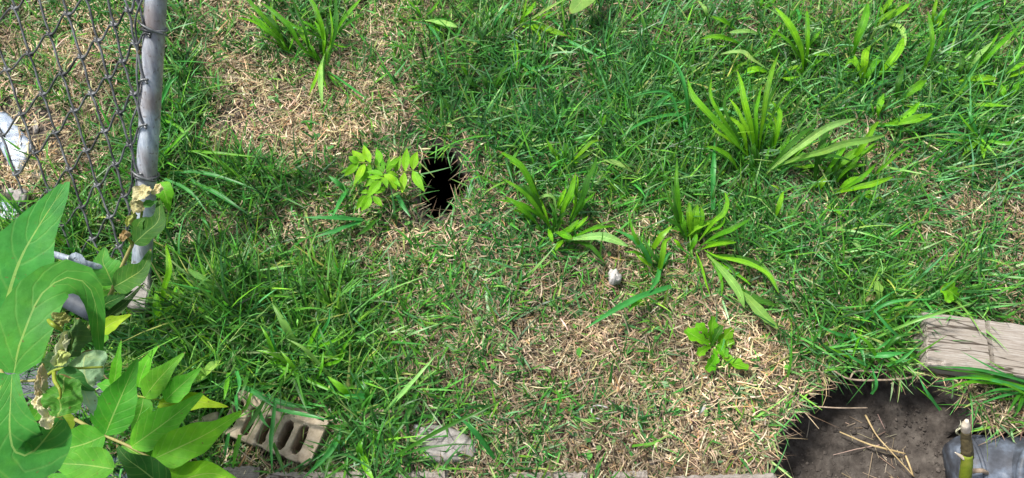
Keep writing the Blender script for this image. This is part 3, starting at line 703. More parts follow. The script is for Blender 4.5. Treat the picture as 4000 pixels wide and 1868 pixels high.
lump('pebble', 'M7', [(486,168),(496,150),(512,156),(522,150),(538,168),(552,186),(546,212),(524,217),(510,230),(492,222),(490,195)], .010, .009, M['stone'], 'whitish rough pebble resting on the straw, lower middle', 'pebble', 1, facet=1.0)
lump('shell_chip', 'M7', [(942,885),(950,850),(970,820),(983,818),(978,850),(960,872)], .012, .003, M['white'], 'thin white chip, shaped like a seed, left of the dug pit', 'chip', 2)
lump('plastic_sheet', 'V1', [(-60,120),(55,140),(165,265),(285,430),(255,520),(150,715),(60,570),(-10,430),(-80,300)], .014, .004, M['film'], 'flat pale blue plastic sheet behind the chain link mesh', 'plastic sheet', 3, facet=.7)
lump('plastic_sheet', 'V1', [(-60,940),(60,930),(220,1000),(230,1060),(180,1110),(60,1130),(-60,1100)], .008, .005, M['film'], 'smaller pale sheet scrap just above the large near leaf', 'plastic sheet', 4, facet=.7)
lump('stone', 'V1', [(130,850),(200,820),(265,860),(265,940),(200,965),(120,940)], .008, .022, M['greystone'], 'rounded grey stone between the two plastic sheets', 'stone', 5)
lump('stone', 'V1', [(60,830),(120,820),(130,860),(90,875),(55,860)], .008, .010, M['stone'], 'tiny pale stone left of the rounded grey stone', 'stone', 6)
lump('paper_scrap', 'V1', [(290,680),(330,660),(375,680),(365,730),(320,745),(295,720)], .010, .010, M['white'], 'crumpled white scrap on straw behind the fence mesh', 'scrap', 7, facet=.8)
lump('stone', 'K1', [(165,600),(185,590),(200,640),(190,670),(168,665)], .008, .008, M['greystone'], 'flat grey stone among the straw behind the fence, above the white scrap', 'stone', 8)
lump('pebble', 'M6', [(790,940),(805,930),(822,940),(815,955),(797,958)], .010, .006, M['white'], 'small white pebble in the bare grey patch below the flat stick', 'pebble', 9)
lump('flat_stone', 'M6', [(770,965),(900,935),(1060,985),(1110,1080),(980,1130),(830,1110)], .008, .010, M['greystone'], 'low grey flat stone half buried in straw, right of the short pale stick', 'stone', 11, facet=.5)
lump('flat_stone', 'M6', [(560,1120),(700,1110),(730,1180),(600,1190)], .002, .010, M['greystone'], 'smaller buried grey stone at the bottom, below the short pale stick', 'stone', 12, facet=.5)
lump('wood_chip', 'K1', [(990,452),(1025,442),(1070,462),(1062,485),(1020,482)], .012, .004, M['leaflet'], None, None, 10).name = 'fallen_leaf'
bpy.data.objects['fallen_leaf']; tag(bpy.data.objects['fallen_leaf'], 'small oval green leaf fallen on bare soil right of the post', 'leaf')
_at = bpy.data.objects['fallen_leaf'].data.color_attributes['tint']; _n = len(_at.data); _at.data.foreach_set('color', [.06, .12, .035, 1]*_n)
def tube_thing(name, k, pts, z, rad, mat, label, cat, n=24, sides=8, arch=0, group=None, rough=.1):
    P = [W(*cp(k, p), zz) for p, zz in zip(pts, (z if isinstance(z, (list, tuple)) else [z]*len(pts)))]
    mb = MB().tube(P, rad, n, sides, rough=rough); return tag(mb.build(name, mat, loc=P[0]), label, cat, group)
tube_thing('flat_stick', 'M6', [(500,915),(560,890),(620,872),(680,878),(745,885)], [.008,.014,.017,.016,.012], [.003,.0055,.0062,.006,.004], M['twig'], 'short pale stick lying right of the cored brick', 'stick', rough=.25)
tube_thing('white_string', 'M7', [(440,905),(412,898),(400,870),(408,842),(440,838),(480,848)], .016, .0011, M['white'], 'loop of thin white string on the lawn, bottom middle', 'string')
tube_thing('straw_stalk', 'M8', [(360,970),(500,1030),(570,1050),(690,1080)], [-.09,-.086,-.085,-.088], [.0010,.0014,.0017,.0012], M['strawstalk'], 'thick yellow straw stalk on the pit floor, the one sloping gently', 'straw', group='straw stalks in the pit')
tube_thing('straw_stalk', 'M8', [(490,885),(545,985),(620,1070),(735,1195)], [-.088,-.083,-.078,-.086], [.0016,.0010,.0010,.0009], M['strawstalk'], 'long thin straw stalk crossing under the thick one in the pit', 'straw', group='straw stalks in the pit')
tube_thing('straw_stalk', 'M8', [(693,1090),(712,1140),(728,1185)], [-.084,-.082,-.086], .0014, M['strawstalk'], 'shortest straw stalk in the pit, right of the crossing pair', 'straw', group='straw stalks in the pit')
tw = thing('twig', 'thin forked twig bridging the black opening above the pit', 'twig', W(*cp('M8', (560,708)), 0))
for P_, nm in (([(330,662),(410,705),(560,710),(700,700),(870,668)], 'stem'), ([(410,705),(445,665),(560,672)], 'branch')):
    MB().tube([W(*cp('M8', p), .004) for p in P_], [.0012, .0018, .0016, .0010], 20, 6, rough=.2).build(nm, M['twig'], tw)
tube_thing('dead_stem', 'M8', [(225,842),(360,850),(500,850)], [.0,.004,-.01], .0010, M['twig'], 'thin dry stem reaching out over the pit from its left edge', 'stem')
tube_thing('root', 'V6', [(690,1175),(800,1100),(950,1075),(1080,1078),(1210,1165)], [-.03,.005,.015,.012,-.02], [.003,.004,.0035,.003,.0025], M['twig'], 'curved brown root lying against the black pipe', 'root', rough=.3)

# ---------------------------------------------------------------- black pipe elbow and the cut stem
pp = thing('drain_pipe', 'old scuffed black plastic pipe elbow lying in the pit corner', 'pipe', W(3850, 1850, -.09))
pc = [W(3775, 1868, -.045), W(3830, 1868, -.040), W(3900, 1868, -.028), W(3975, 1866, -.002)]
pc = [W(3722, 1850, -.060), W(3800, 1850, -.055), W(3900, 1850, -.048), W(4010, 1858, -.034), W(4108, 1874, .002)]
PR = .056
V_, F_ = tube_data(pc, [PR*.80, PR*.97, PR, PR, PR, PR, PR, PR, PR, PR], 40, 48, closed=False); F_.append(tuple(range(48))[::-1]); n40 = len(V_)
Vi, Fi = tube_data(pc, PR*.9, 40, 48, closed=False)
MB().add(Vi, [f[::-1] for f in Fi if min(f) >= 14*48]+[tuple(14*48+q for q in range(48))]).build('bore', M['bore'], pp)  # separate inner wall and plug, coloured dark so the opening looks unlit
mb = MB().add(V_, F_).add([Vi[q] for q in range(48)]+[Vi[39*48+q] for q in range(48)], [])
e = 39*48; mb.f += [(e+k, e+(k+1) % 48, n40+48+(k+1) % 48, n40+48+k) for k in range(48)]
mb.build('pipe_body', M['blackpipe'], pp)
def hoop(i, r1, r2, name):
    C = spline(pc, 40); T = np.gradient(C, axis=0); t = T[i]/np.linalg.norm(T[i]); a = np.cross(t, [0, 0, 1.0]); a /= np.linalg.norm(a); b = np.cross(t, a)
    P = [C[i]+(math.cos(q)*a+math.sin(q)*b)*r1 for q in np.linspace(0, 2*math.pi, 49)]
    MB().tube(P, r2, 64, 10, closed=False).build(name, M['blackpipe'], pp)
hoop(39, PR*.97, .0055, 'rim'); hoop(7, PR*1.0, .0030, 'collar')
st = thing('cut_stem', 'cut green sapling stem with a peeled pale tip in front of the pipe', 'stem', W(*cp('V6', (770,1250)), .0))
def v6(p, z): return W(*cp('V6', p), z)
MB().tube([v6((765,1500), -.02), v6((765,1200), .03), v6((790,980), .055), v6((795,770), .075)], [.0076, .0078, .0076, .0074], 24, 14, rough=.06).build('stalk', M['stem_g'], st)
MB().tube([v6((800,830), .066), v6((795,650), .087), v6((778,500), .10), v6((775,375), .115)], [.0078, .0074, .0064, .0056], 24, 12, rough=.2).build('bark', M['bark'], st)
MB().tube([v6((772,400), .110), v6((768,300), .125), v6((785,230), .133), v6((795,190), .138)], [.0048, .0056, .0050, .0022], 14, 10, rough=.25).build('peeled_tip', M['peeled'], st)
leaf(st, 'V6', [(705,320),(630,350),(610,400),(700,470)], 30, 'blade', (.6,.52,.4), .11, .09, 'bark_strip', M['straw'], fold=.1); leaf(st, 'V6', [(620,370),(665,290),(688,240),(672,180)], 34, 'blade', (.66,.6,.5), .11, .13, 'bark_strip', M['straw'], fold=.1)
MB().tube([v6((745,860), .07), v6((660,800), .075), v6((585,752), .08)], [.003, .0022, .0006], 12, 6).build('thorn', M['peeled'], st)

# ================================================================ PLANTAIN AND TUFTS
def plant(k, base, label, leaves, cat='plantain', name='plantain_weed', group='plantain weeds in the lawn', style='plantain', cols='mmyd'):
    b = W(*cp(k, base), 0); b[2] = float(ground_z(np.array([b[0]]), np.array([b[1]]))[0])
    t = thing(name, label, cat, b, group)
    for i, lf in enumerate(leaves):
        pts, wd = lf[0], lf[1]; kw = lf[2] if len(lf) > 2 else {}
        kw = dict(kw); kk = kw.pop('k', k); kw.setdefault('style', style); kw.setdefault('col', cols[i % len(cols)])
        nm = 'leaf' if style != 'blade' else 'blade'; hb = kw.pop('hb', .020)
        if style == 'plantain': wd = wd*random.uniform(.60, .76)
        leaf(t, kk, pts, wd, hb=hb, name=nm, **kw)
        if len(leaves) > 3 and style in ('plantain', 'blade') and hb < .03:
            for q in range(3 if style == 'plantain' else 1):       # younger leaves of the same crown between the large ones
                sc = random.uniform(.45, .9); an = random.uniform(-.38, .38); x0, y0 = pts[0]; x0 += random.uniform(-22, 22)*.35/CROPS[kk][2]; y0 += random.uniform(-12, 14)*.35/CROPS[kk][2]
                p2 = [(x0+sc*((p[0]-pts[0][0])*math.cos(an*(j/len(pts)+.4))-(p[1]-pts[0][1])*math.sin(an*(j/len(pts)+.4))), y0+sc*((p[0]-pts[0][0])*math.sin(an*(j/len(pts)+.4))+(p[1]-pts[0][1])*math.cos(an*(j/len(pts)+.4)))) for j, p in enumerate(pts)]
                leaf(t, kk, p2, wd*random.uniform(.4, .75), style=kw['style'], col=random.choice('ddmmy' if style == 'plantain' else 'bdm'), hb=.008, name=nm)
    return t
plant('A', (600,550), 'upright narrow plantain left of a bigger clump near the top, by the fence post', [([(610,545),(470,390),(350,280),(195,110)],48),([(600,520),(480,330),(300,130),(130,-70)],66),([(625,545),(450,380),(250,230),(50,180)],42),([(570,480),(490,320),(420,215),(340,150)],85),([(600,550),(640,450),(655,385)],34),([(610,550),(560,480),(500,300)],40)])
plant('A', (945,640), 'tall plantain clump at the top left with one leaf drooping straight down', [([(930,640),(740,490),(620,290),(440,120),(290,10)],74),([(1000,435),(820,340),(620,250),(440,140)],52),([(985,560),(955,300),(880,80),(800,-70)],78),([(1010,640),(1095,350),(1110,180),(1095,-60)],60),([(1080,390),(1140,280),(1220,160),(1380,-30)],64),([(960,380),(840,270),(705,205)],42),([(975,600),(975,440),(978,320)],50),
  ([(985,560),(950,690),(945,830),(950,960),(962,1110)],88,dict(col='p',arch=.8)),([(940,650),(860,520),(800,440)],42),([(1000,690),(1010,550),(1050,460)],44),([(900,730),(760,760),(650,800)],32,dict(col='d')),([(1000,750),(1100,880),(1150,920)],36),([(1010,740),(1200,870),(1440,1045)],42,dict(col='b')),([(1030,430),(1130,480),(1230,497)],36),([(900,640),(880,560),(850,470)],40)])
plant('B', (1380,325), 'pale star-shaped plantain near the top with a long leaf pointing right', [([(1370,320),(1330,230),(1220,135)],75),([(1390,310),(1420,220),(1500,150),(1590,10)],74),([(1400,310),(1440,160),(1475,-40)],38),([(1400,320),(1600,200),(1850,50),(2020,-40)],60,dict(col='p')),([(1390,330),(1550,330),(1750,370),(2000,460)],120,dict(col='l')),([(1400,335),(1560,370),(1640,480),(1575,560)],48,dict(col='l')),([(1378,335),(1345,500),(1355,650),(1345,900)],46,dict(col='l')),([(1360,320),(1270,370),(1215,410)],24)], cols='lyl')
plant('B', (170,240), 'small plantain with one wide pale leaf, between the top left clump and the pale star', [([(160,230),(90,130),(0,30),(-70,-40)],54),([(180,230),(280,130),(390,-10)],48),([(190,260),(330,270),(480,310),(615,345)],115,dict(col='p')),([(180,280),(280,370),(350,470),(395,565)],74,dict(col='b')),([(175,250),(60,260),(-40,250)],30)])
plant('B', (980,1150), 'dark green plantain low in the turf below the pale star', [([(870,1090),(760,1030),(700,940)],125,dict(col='d')),([(1000,1160),(950,1030),(895,915)],74,dict(col='d')),([(1060,1130),(1130,970),(1245,785)],76),([(740,1000),(690,880),(640,830)],70)], cols='dm')
plant('C', (750,860), 'bushy plantain clump in the middle of the lawn with a pale leaf reaching right', [([(720,830),(610,660),(450,480),(250,345)],86),([(650,700),(570,480),(470,270),(380,180),(215,85)],92),([(600,790),(500,680),(400,590),(295,525)],82,dict(col='m')),([(700,740),(560,500),(455,395)],78),([(780,690),(750,540),(680,515),(585,560)],60,dict(col='p')),([(820,780),(850,620),(920,470),(962,290)],96),([(790,640),(830,530),(872,445)],62),([(900,780),(1030,520),(1070,370),(1130,250),(1162,125)],84),([(960,660),(1020,550),(955,480),(960,400)],64,dict(col='s')),
  ([(800,860),(900,830),(995,735)],64),([(880,870),(980,800),(1080,705)],64),([(700,830),(720,880),(745,955)],58,dict(col='l')),([(770,860),(870,890),(935,925)],95),([(845,930),(785,990),(765,1040)],80,dict(col='l')),([(850,940),(1040,910),(1230,905),(1475,1000)],112,dict(col='p')),([(660,840),(620,820),(575,805)],50),([(740,860),(760,700),(700,560)],50,dict(col='d')),([(780,860),(830,700),(900,690)],50,dict(col='d'))])
plant('C', (860,220), 'short plantain right above the bushy middle clump', [([(855,215),(862,110),(850,5)],54,dict(col='d')),([(805,210),(740,90),(680,-20)],54),([(895,220),(1000,120),(1100,20),(1190,-10)],62),([(880,230),(1010,160),(1110,95)],40),([(870,225),(790,190),(780,130)],45)])
plant('C', (1520,310), 'single pale plantain leaf lying left between the middle clumps', [([(1525,315),(1400,230),(1210,178)],66,dict(col='p'))])
plant('D', (640,460), 'plantain clump right of middle with two long leaves trailing down to the right', [([(580,380),(560,180),(530,-50),(535,-300)],64),([(620,400),(590,280),(555,135)],84),([(650,400),(640,200),(635,80)],84),([(680,400),(690,200),(712,105)],94,dict(col='l')),([(640,510),(680,430),(705,355)],72),([(700,400),(750,230),(740,120)],62),([(610,390),(720,300),(845,258)],64,dict(col='l')),([(720,420),(850,255),(930,190),(965,90),(940,-10)],64,dict(col='l')),
  ([(720,470),(880,370),(1000,320),(1170,222)],72),([(740,490),(900,440),(1050,430)],54,dict(col='y')),([(770,500),(900,560),(1100,600),(1300,700),(1405,870)],84,dict(col='l')),([(790,530),(950,700),(1060,850),(1115,1005)],112,dict(col='s')),([(1000,800),(1130,900),(1250,1030),(1410,1180)],112,dict(col='s')),([(690,500),(740,620),(780,780),(822,885)],34,dict(col='l')),([(590,500),(540,440),(500,400)],50),([(620,520),(600,600),(520,590)],40),([(600,420),(560,300),(440,230),(380,180)],46,dict(col='d'))])
plant('D', (310,620), 'grassy tuft of wide blades left of the trailing plantain', [([(310,620),(250,500),(150,400),(-10,315)],60,dict(col='b')),([(300,600),(170,370),(115,165)],34,dict(col='m')),([(330,480),(400,380),(495,285)],52,dict(col='l')),([(385,660),(410,540),(430,430),(495,380)],52,dict(col='l')),([(385,655),(360,750),(285,865)],46,dict(col='b')),([(300,610),(290,480),(300,390)],36),([(310,630),(240,580),(180,530)],34),([(400,640),(330,540),(230,370)],32,dict(col='d'))], cat='grass tuft', name='grass_tuft', group='grass tufts', style='blade')
plant('D', (480,810), 'long bright lone grass blade lying diagonally right of the white pebble', [([(485,808),(230,890),(0,1010),(-260,1175)],54,dict(col='b')),([(230,920),(160,970),(120,1030)],46,dict(col='m'))], cat='grass tuft', name='grass_tuft', group='grass tufts', style='blade')
plant('E', (830,950), 'largest plantain, upright in the right half, with one broad leaf leaning left', [([(800,900),(600,680),(380,450),(250,300),(200,115)],118,dict(col='l')),([(700,1020),(600,880),(480,800),(365,773)],62),([(780,900),(720,620),(640,530),(575,485)],64),([(840,920),(800,600),(740,380),(710,200),(668,45)],86,dict(col='y')),([(870,880),(910,540),(950,270),(1000,60),(1075,-125)],66,dict(col='l')),([(850,880),(840,700),(765,590)],64),([(1000,880),(1050,650),(1075,480),(1040,400),(965,325)],68,dict(col='y')),([(975,880),(990,700),(1006,595)],44),([(1005,880),(1100,780),(1195,615)],64),
  ([(-60,830),(60,720),(300,530),(570,350),(860,265)],92,dict(col='p',k='F')),([(0,760),(270,650),(530,580),(720,510),(950,470),(1175,405)],90,dict(col='s',k='F')),([(800,1040),(805,930),(810,845)],62),([(900,980),(880,930),(845,915)],44),([(850,980),(830,800),(790,640)],60,dict(col='d')),([(880,980),(870,880),(830,760)],50,dict(col='d')),([(760,980),(680,840),(600,740)],44,dict(col='d')),([(920,980),(950,880),(975,770)],40),([(830,990),(825,1050),(825,1110)],40,dict(col='d'))])
plant('F', (560,920), 'plantain clump with broad leaves fanning right, right of the largest plantain', [([(425,900),(475,600),(540,420),(542,285)],82,dict(col='d')),([(500,830),(620,680),(700,560),(755,465)],68),([(560,840),(680,700),(820,590),(930,565)],96,dict(col='y')),([(690,800),(880,540),(950,430),(1000,340),(1060,285)],92,dict(col='y')),([(640,890),(750,750),(935,700)],54),([(590,990),(800,930),(1000,880),(1190,815)],74,dict(col='y')),([(640,970),(750,870),(865,815)],62),([(480,955),(510,880),(545,825)],66,dict(col='l')),([(930,870),(1080,730),(1200,620),(1345,525)],48),([(860,1010),(980,1010),(1085,1025)],42,dict(col='l')),
  ([(470,720),(350,728),(230,725)],30,dict(col='l')),([(520,1080),(640,1140),(750,1210)],48,dict(col='l')),([(560,900),(640,800),(740,720)],56,dict(col='d')),([(600,900),(650,700),(700,600)],50,dict(col='d')),([(430,940),(470,890),(490,870)],40),([(560,930),(560,800),(600,720)],60,dict(col='d')),([(620,900),(700,790),(800,700),(880,600)],50)])
plant('F', (1030,320), 'small plantain with one spoon-shaped bright leaf pointing right', [([(1035,280),(1040,180),(1092,30)],82,dict(col='y')),([(995,290),(980,180),(955,95)],30),([(1070,330),(1250,315),(1400,280),(1555,225)],118,dict(col='l',style='plantain')),([(1020,300),(1070,330),(1120,330)],24)])
plant('F', (60,1210), 'yellowing plantain leaf standing alone below the fanning clump', [([(60,1230),(110,1080),(145,950)],62,dict(col='l')),([(145,955),(90,925),(20,895)],34,dict(col='l'))])
plant('H', (80,550), 'solitary broad dark plantain leaf standing upright at the top right', [([(80,555),(110,380),(180,200),(222,5)],100,dict(col='m'))])
plant('H', (155,830), 'plantain with curled-over leaves at the right, below the solitary upright leaf', [([(155,810),(130,650),(60,575),(-5,630)],62,dict(col='l')),([(170,780),(185,600),(195,500),(245,425)],80,dict(col='y')),([(165,800),(230,680),(290,590),(355,562)],70,dict(col='m')),([(190,800),(255,785),(272,840)],52,dict(col='l')),([(245,865),(330,790),(415,745)],54,dict(col='b')),([(290,745),(400,610),(500,490),(555,340)],98,dict(col='y')),([(150,820),(100,780),(60,760)],30)])
plant('H', (490,975), 'two-leaved plantain below the curled one at the right', [([(478,970),(500,790),(552,630)],86,dict(col='d')),([(505,970),(620,860),(775,745)],94,dict(col='m')),([(495,980),(600,1000),(740,1000),(930,995)],24,dict(col='y'))])
plant('H', (290,230), 'bright yellow-green plantain at the top right edge with a hooked leaf', [([(265,310),(330,200),(400,140),(490,75)],52,dict(col='l')),([(335,215),(450,150),(630,20)],56,dict(col='l')),([(320,170),(400,60),(470,-40)],54,dict(col='l')),([(300,190),(370,80),(420,-20)],46,dict(col='y')),([(320,240),(430,235),(530,265),(572,440)],68,dict(col='p')),([(310,220),(350,140),(340,60)],46)], cols='ly')
plant('H', (700,720), 'very tall thin plantain leaf rising beside a bare straw patch, top right', [([(690,725),(775,560),(822,400),(805,250),(775,80)],64,dict(col='m')),([(820,280),(830,120),(870,-30)],52,dict(col='l')),([(860,270),(920,130),(962,75)],54,dict(col='m')),([(850,275),(880,230),(902,175)],48,dict(col='l')),([(860,285),(960,275),(1050,260)],36)])
plant('H', (1120,740), 'spreading plantain clump along the right, leaves sweeping up to the right', [([(1060,730),(1090,640),(1112,475)],58,dict(col='d')),([(955,765),(920,680),(875,595)],76,dict(col='m')),([(800,745),(880,690),(970,635)],54,dict(col='p')),([(1130,710),(1250,540),(1395,385)],48,dict(col='p')),([(1170,710),(1400,480),(1640,240)],52,dict(col='m')),([(1050,765),(1250,735),(1440,740)],86,dict(col='l')),([(1100,795),(1280,780),(1450,805)],62),([(810,795),(950,750),(1080,722)],42,dict(col='l')),([(1260,660),(1340,560),(1440,430)],42),([(1150,760),(1200,880),(1230,980)],40,dict(col='d')),([(1180,760),(1100,850),(1050,930)],30),([(1130,740),(1150,640),(1200,560)],40,dict(col='d'))])
plant('H', (1490,900), 'plantain cut by the right edge of the picture', [([(1540,975),(1490,880),(1478,775)],66),([(1450,725),(1600,640),(1720,570)],54,dict(col='l')),([(1500,745),(1600,700),(1720,660)],54),([(1375,320),(1400,210),(1440,125)],76,dict(col='d')),([(1520,900),(1600,820),(1700,740)],40),([(1500,950),(1600,860),(1640,760)],34)])
plant('H', (1150,1000), 'long flat bright blade lying level under the spreading right clump', [([(1060,1002),(1300,988),(1580,1002)],40,dict(col='l')),([(1110,245),(1190,110),(1290,40),(1420,-15)],34,dict(col='b')),([(1230,1000),(1180,1100),(1190,1200)],26,dict(col='b'))], cat='grass tuft', name='grass_tuft', group='grass tufts', style='blade')
plant('M4', (1060,702), 'star-shaped grass tuft at the right above the timber', [([(1060,702),(960,670),(855,658)],14),([(1060,705),(950,708),(820,695)],14),([(1062,705),(1010,750),(975,785)],22,dict(col='l')),([(1080,720),(1082,760),(1085,800)],26,dict(col='l')),([(1055,690),(1025,600),(1000,535)],14),([(1090,705),(1200,722),(1290,690)],16),([(1065,690),(1100,600),(1110,560)],18,dict(col='d')),([(1060,690),(1090,720),(1160,800)],12,dict(col='y')),([(1060,700),(1120,680),(1185,675)],18),([(1060,690),(1010,640),(950,560)],16)], cat='grass tuft', name='grass_tuft', group='grass tufts', style='blade', cols='bmlm')
plant('G', (850,640), 'sprawling plantain at the top right of centre with pale arching leaves', [([(640,540),(400,450),(250,430),(90,462)],84,dict(col='l')),([(560,370),(380,250),(225,185)],62),([(830,500),(800,420),(680,370),(420,385)],80,dict(col='p')),([(200,250),(160,120),(75,5)],84,dict(col='p')),([(280,520),(350,550),(445,525)],42,dict(col='l')),([(930,830),(720,700),(620,620),(500,608),(330,642)],80,dict(col='p')),([(920,850),(760,820),(615,872)],135,dict(col='y')),([(970,720),(980,570),(955,470)],96),([(860,640),(940,450),(1065,280)],50,dict(col='l')),([(1010,900),(1130,925),(1280,900)],48,dict(col='l'))])
plant('G', (1315,870), 'plantain with one long dark leaf slanting up left, top right of centre', [([(1312,860),(1300,640),(1220,420),(1110,240),(955,60)],106,dict(col='y')),([(1330,640),(1420,480),(1550,320)],54),([(1310,690),(1480,640),(1710,652)],62,dict(col='l')),([(1070,895),(1150,820),(1265,765)],64,dict(col='l')),([(1335,860),(1430,770),(1560,675)],44),([(1310,870),(1260,820),(1250,780)],60)])
plant('G', (840,100), 'short cluster of leaves cut by the top edge, right of centre', [([(820,110),(930,40),(1010,-30)],48),([(810,100),(815,40),(835,-30)],44),([(1180,50),(1275,170),(1248,285)],48,dict(col='b')),([(830,100),(760,40),(740,-20)],40)])
plant('K5', (790,430), 'broad plantain leaves standing in tall grass right of the post footing', [([(815,380),(825,260),(852,150),(832,20)],40,dict(col='l')),([(765,440),(790,340),(780,262)],50,dict(col='m')),([(1145,315),(1050,225),(935,145)],52,dict(col='s')),([(1120,400),(1060,370),(990,345)],46,dict(col='m')),([(975,735),(1050,660),(1115,608)],82,dict(col='s')),([(730,440),(820,370),(920,310)],26,dict(col='l'))])
plant('M3', (870,640), 'arching blue-green grass tuft over a dark hollow, left of the largest plantain', [([(875,680),(866,590),(780,580),(640,625),(530,705)],18),([(850,640),(800,480),(700,462),(570,500)],14),([(885,620),(870,450),(820,320),(708,258)],20),([(680,600),(740,520),(815,465)],22),([(1005,580),(1060,548),(1170,600)],16),([(870,590),(865,640),(878,680)],12),([(1010,1055),(1010,900),(1020,690)],28,dict(ht=.05)),([(710,525),(800,520),(890,505)],10)], cat='grass tuft', name='grass_tuft', group='grass tufts', style='blade', cols='b')
plant('M2', (525,1105), 'tuft of long flat blades below the lime green seedling', [([(535,1105),(380,1098),(230,1095)],24),([(530,1112),(400,1160),(285,1198)],22),([(460,955),(415,1030),(385,1095)],24),([(450,955),(410,920),(365,885)],26),([(705,970),(740,1035),(780,1095)],24),([(600,1110),(560,1150),(500,1190)],20,dict(col='d'))], cat='grass tuft', name='grass_tuft', group='grass tufts', style='blade', cols='b')
plant('K1', (900,880), 'long arching grass blades right of the lower post tie wire', [([(850,870),(1000,868),(1150,905),(1300,960)],20),([(930,760),(1080,770),(1290,790)],16),([(960,910),(1100,980),(1250,1080)],22),([(800,800),(900,700),(1000,600)],16),([(830,900),(950,960),(1050,1080)],16),([(810,600),(900,640),(960,720)],16),([(790,560),(850,430),(900,380)],20)], cat='grass tuft', name='grass_tuft', group='grass tufts', style='blade', cols='bm')
plant('V5', (1050,1000), 'wide grass blades crossing over the cored brick', [([(1080,340),(1050,600),(1030,800),(1045,1150)],50,dict(hb=.05)),([(810,250),(740,420),(560,560)],42,dict(hb=.06)),([(955,335),(850,520),(700,745)],54,dict(hb=.06)),([(740,180),(900,270),(1075,400)],62,dict(hb=.05)),([(1090,430),(1350,480),(1690,552)],46,dict(hb=.05)),([(685,715),(640,900),(600,1095)],50,dict(hb=.05)),([(1060,810),(1120,960),(1195,1180)],46,dict(hb=.05)),([(880,400),(950,560),(1020,640)],40,dict(hb=.06)),([(650,0),(680,150),(640,270)],44,dict(hb=.05)),([(560,20),(520,250),(500,330)],50,dict(hb=.05)),([(780,0),(740,150),(690,280)],44,dict(hb=.05)),([(640,260),(650,400),(660,500)],40,dict(hb=.05)),([(560,700),(530,850),(510,980)],40,dict(hb=.04))], cat='grass tuft', name='grass_tuft', group='grass tufts', style='blade', cols='bmdb')
plant('M6', (440,930), 'curving long blades between the cored brick and the flat stick', [([(445,925),(380,1060),(240,1200)],26),([(410,1000),(370,1110),(345,1210)],28),([(535,1060),(555,1150),(595,1215)],36,dict(col='y')),([(535,1110),(520,1050),(540,1000)],34,dict(col='m')),([(640,1130),(900,975),(1150,855),(1300,775)],20),([(1200,1105),(1080,950),(985,865)],22),([(630,890),(800,705),(905,585)],24,dict(col='p')),([(805,775),(755,900),(690,995)],28),([(480,800),(430,750),(360,690)],34,dict(col='y')),([(600,790),(500,790),(440,785)],28),([(560,860),(560,770),(535,710)],26),([(60,610),(200,680),(330,740),(480,810)],22,dict(col='m')),([(0,770),(150,830),(300,850)],26)], cat='grass tuft', name='grass_tuft', group='grass tufts', style='blade', cols='bdb')
plant('M6', (150,620), 'dense tall grass tuft above the cored brick', [([(180,640),(90,580),(0,560)],22),([(200,600),(120,700),(110,720)],18),([(210,560),(150,440),(80,320)],40,dict(col='s')),([(240,600),(300,460),(330,420)],20),([(220,590),(350,590),(480,620)],16),([(260,560),(420,500),(500,440)],16),([(280,540),(360,420),(370,340)],18),([(330,640),(420,610),(450,560)],18),([(230,700),(170,620),(120,560)],20),([(300,720),(330,650),(340,560)],18),([(380,700),(250,560),(150,500)],22,dict(col='s')),([(120,650),(60,500),(20,430)],22),([(380,540),(330,600),(290,640)],16),([(410,620),(450,530),(500,470)],16)], cat='grass tuft', name='grass_tuft', group='grass tufts', style='blade', cols='lmbm')
plant('M8', (600,430), 'dense dark grass tuft between the pit and the end of the timber', [([(450,440),(600,325),(835,300)],16),([(540,495),(760,405),(1045,318)],14,dict(col='s')),([(480,590),(600,582),(695,570)],26),([(475,440),(440,540),(418,625)],14),([(520,780),(545,730),(520,640)],14),([(560,600),(640,500),(760,470)],16),([(420,470),(470,560),(490,640)],18),([(560,620),(500,520),(430,470)],20),([(690,520),(600,440),(520,340)],18),([(760,600),(700,560),(640,560)],14),([(600,640),(680,600),(750,540)],14),([(580,450),(640,350),(800,360)],14),([(660,480),(600,520),(540,560)],16),([(720,640),(640,620),(560,640)],12),([(440,500),(330,470),(250,430)],16),([(420,600),(340,560),(300,540)],12),([(500,640),(430,600),(380,560)],14)], cat='grass tuft', name='grass_tuft', group='grass tufts', style='blade', cols='bdbm')
plant('M8', (1100,690), 'long parallel grass blades trailing left along the front of the timber', [([(1330,725),(1050,655),(830,642)],14),([(1330,750),(1080,700),(865,702)],14),([(1330,690),(1000,668),(780,640)],12),([(1200,700),(1000,695),(820,722)],12),([(1330,770),(1150,715),(980,700)],16),([(1330,800),(1200,735),(1060,715)],14),([(1300,730),(1240,820),(1200,890)],14),([(1330,760),(1180,790),(1050,835)],12),([(865,862),(800,770),(758,690)],14),([(1180,730),(1000,720),(900,760)],12),([(1290,780),(1260,860),(1230,900)],12),([(1260,700),(1120,690),(1000,680)],14,dict(col='d'))], cat='grass tuft', name='grass_tuft', group='grass tufts', style='blade', cols='bmdb')
plant('M8', (30,200), 'plantain leaf tips trailing at the left of the pit tuft', [([(-60,80),(0,180),(60,275)],54,dict(col='s')),([(395,-20),(440,20),(470,65)],44,dict(col='p'))])
plant('M7', (1000,540), 'bright green weed with jagged lobed leaves in dry straw, lower right', [([(1000,530),(940,500),(865,455)],80),([(1000,520),(1005,460),(1010,385)],60),([(1010,520),(1070,490),(1112,450)],60),([(1020,540),(1070,525),(1118,510)],60),([(1010,560),(1020,600),(975,665)],70),([(1010,550),(1070,590),(1130,630),(1195,650)],64),([(1000,540),(960,560),(930,590)],50),([(1020,530),(1050,550),(1080,600)],60),([(990,500),(960,450),(920,430)],50),([(1000,540),(1030,480),(1060,430)],46,dict(col='d'))], cat='weed', name='lobed_weed', group=None, style='lobed', cols='lml')
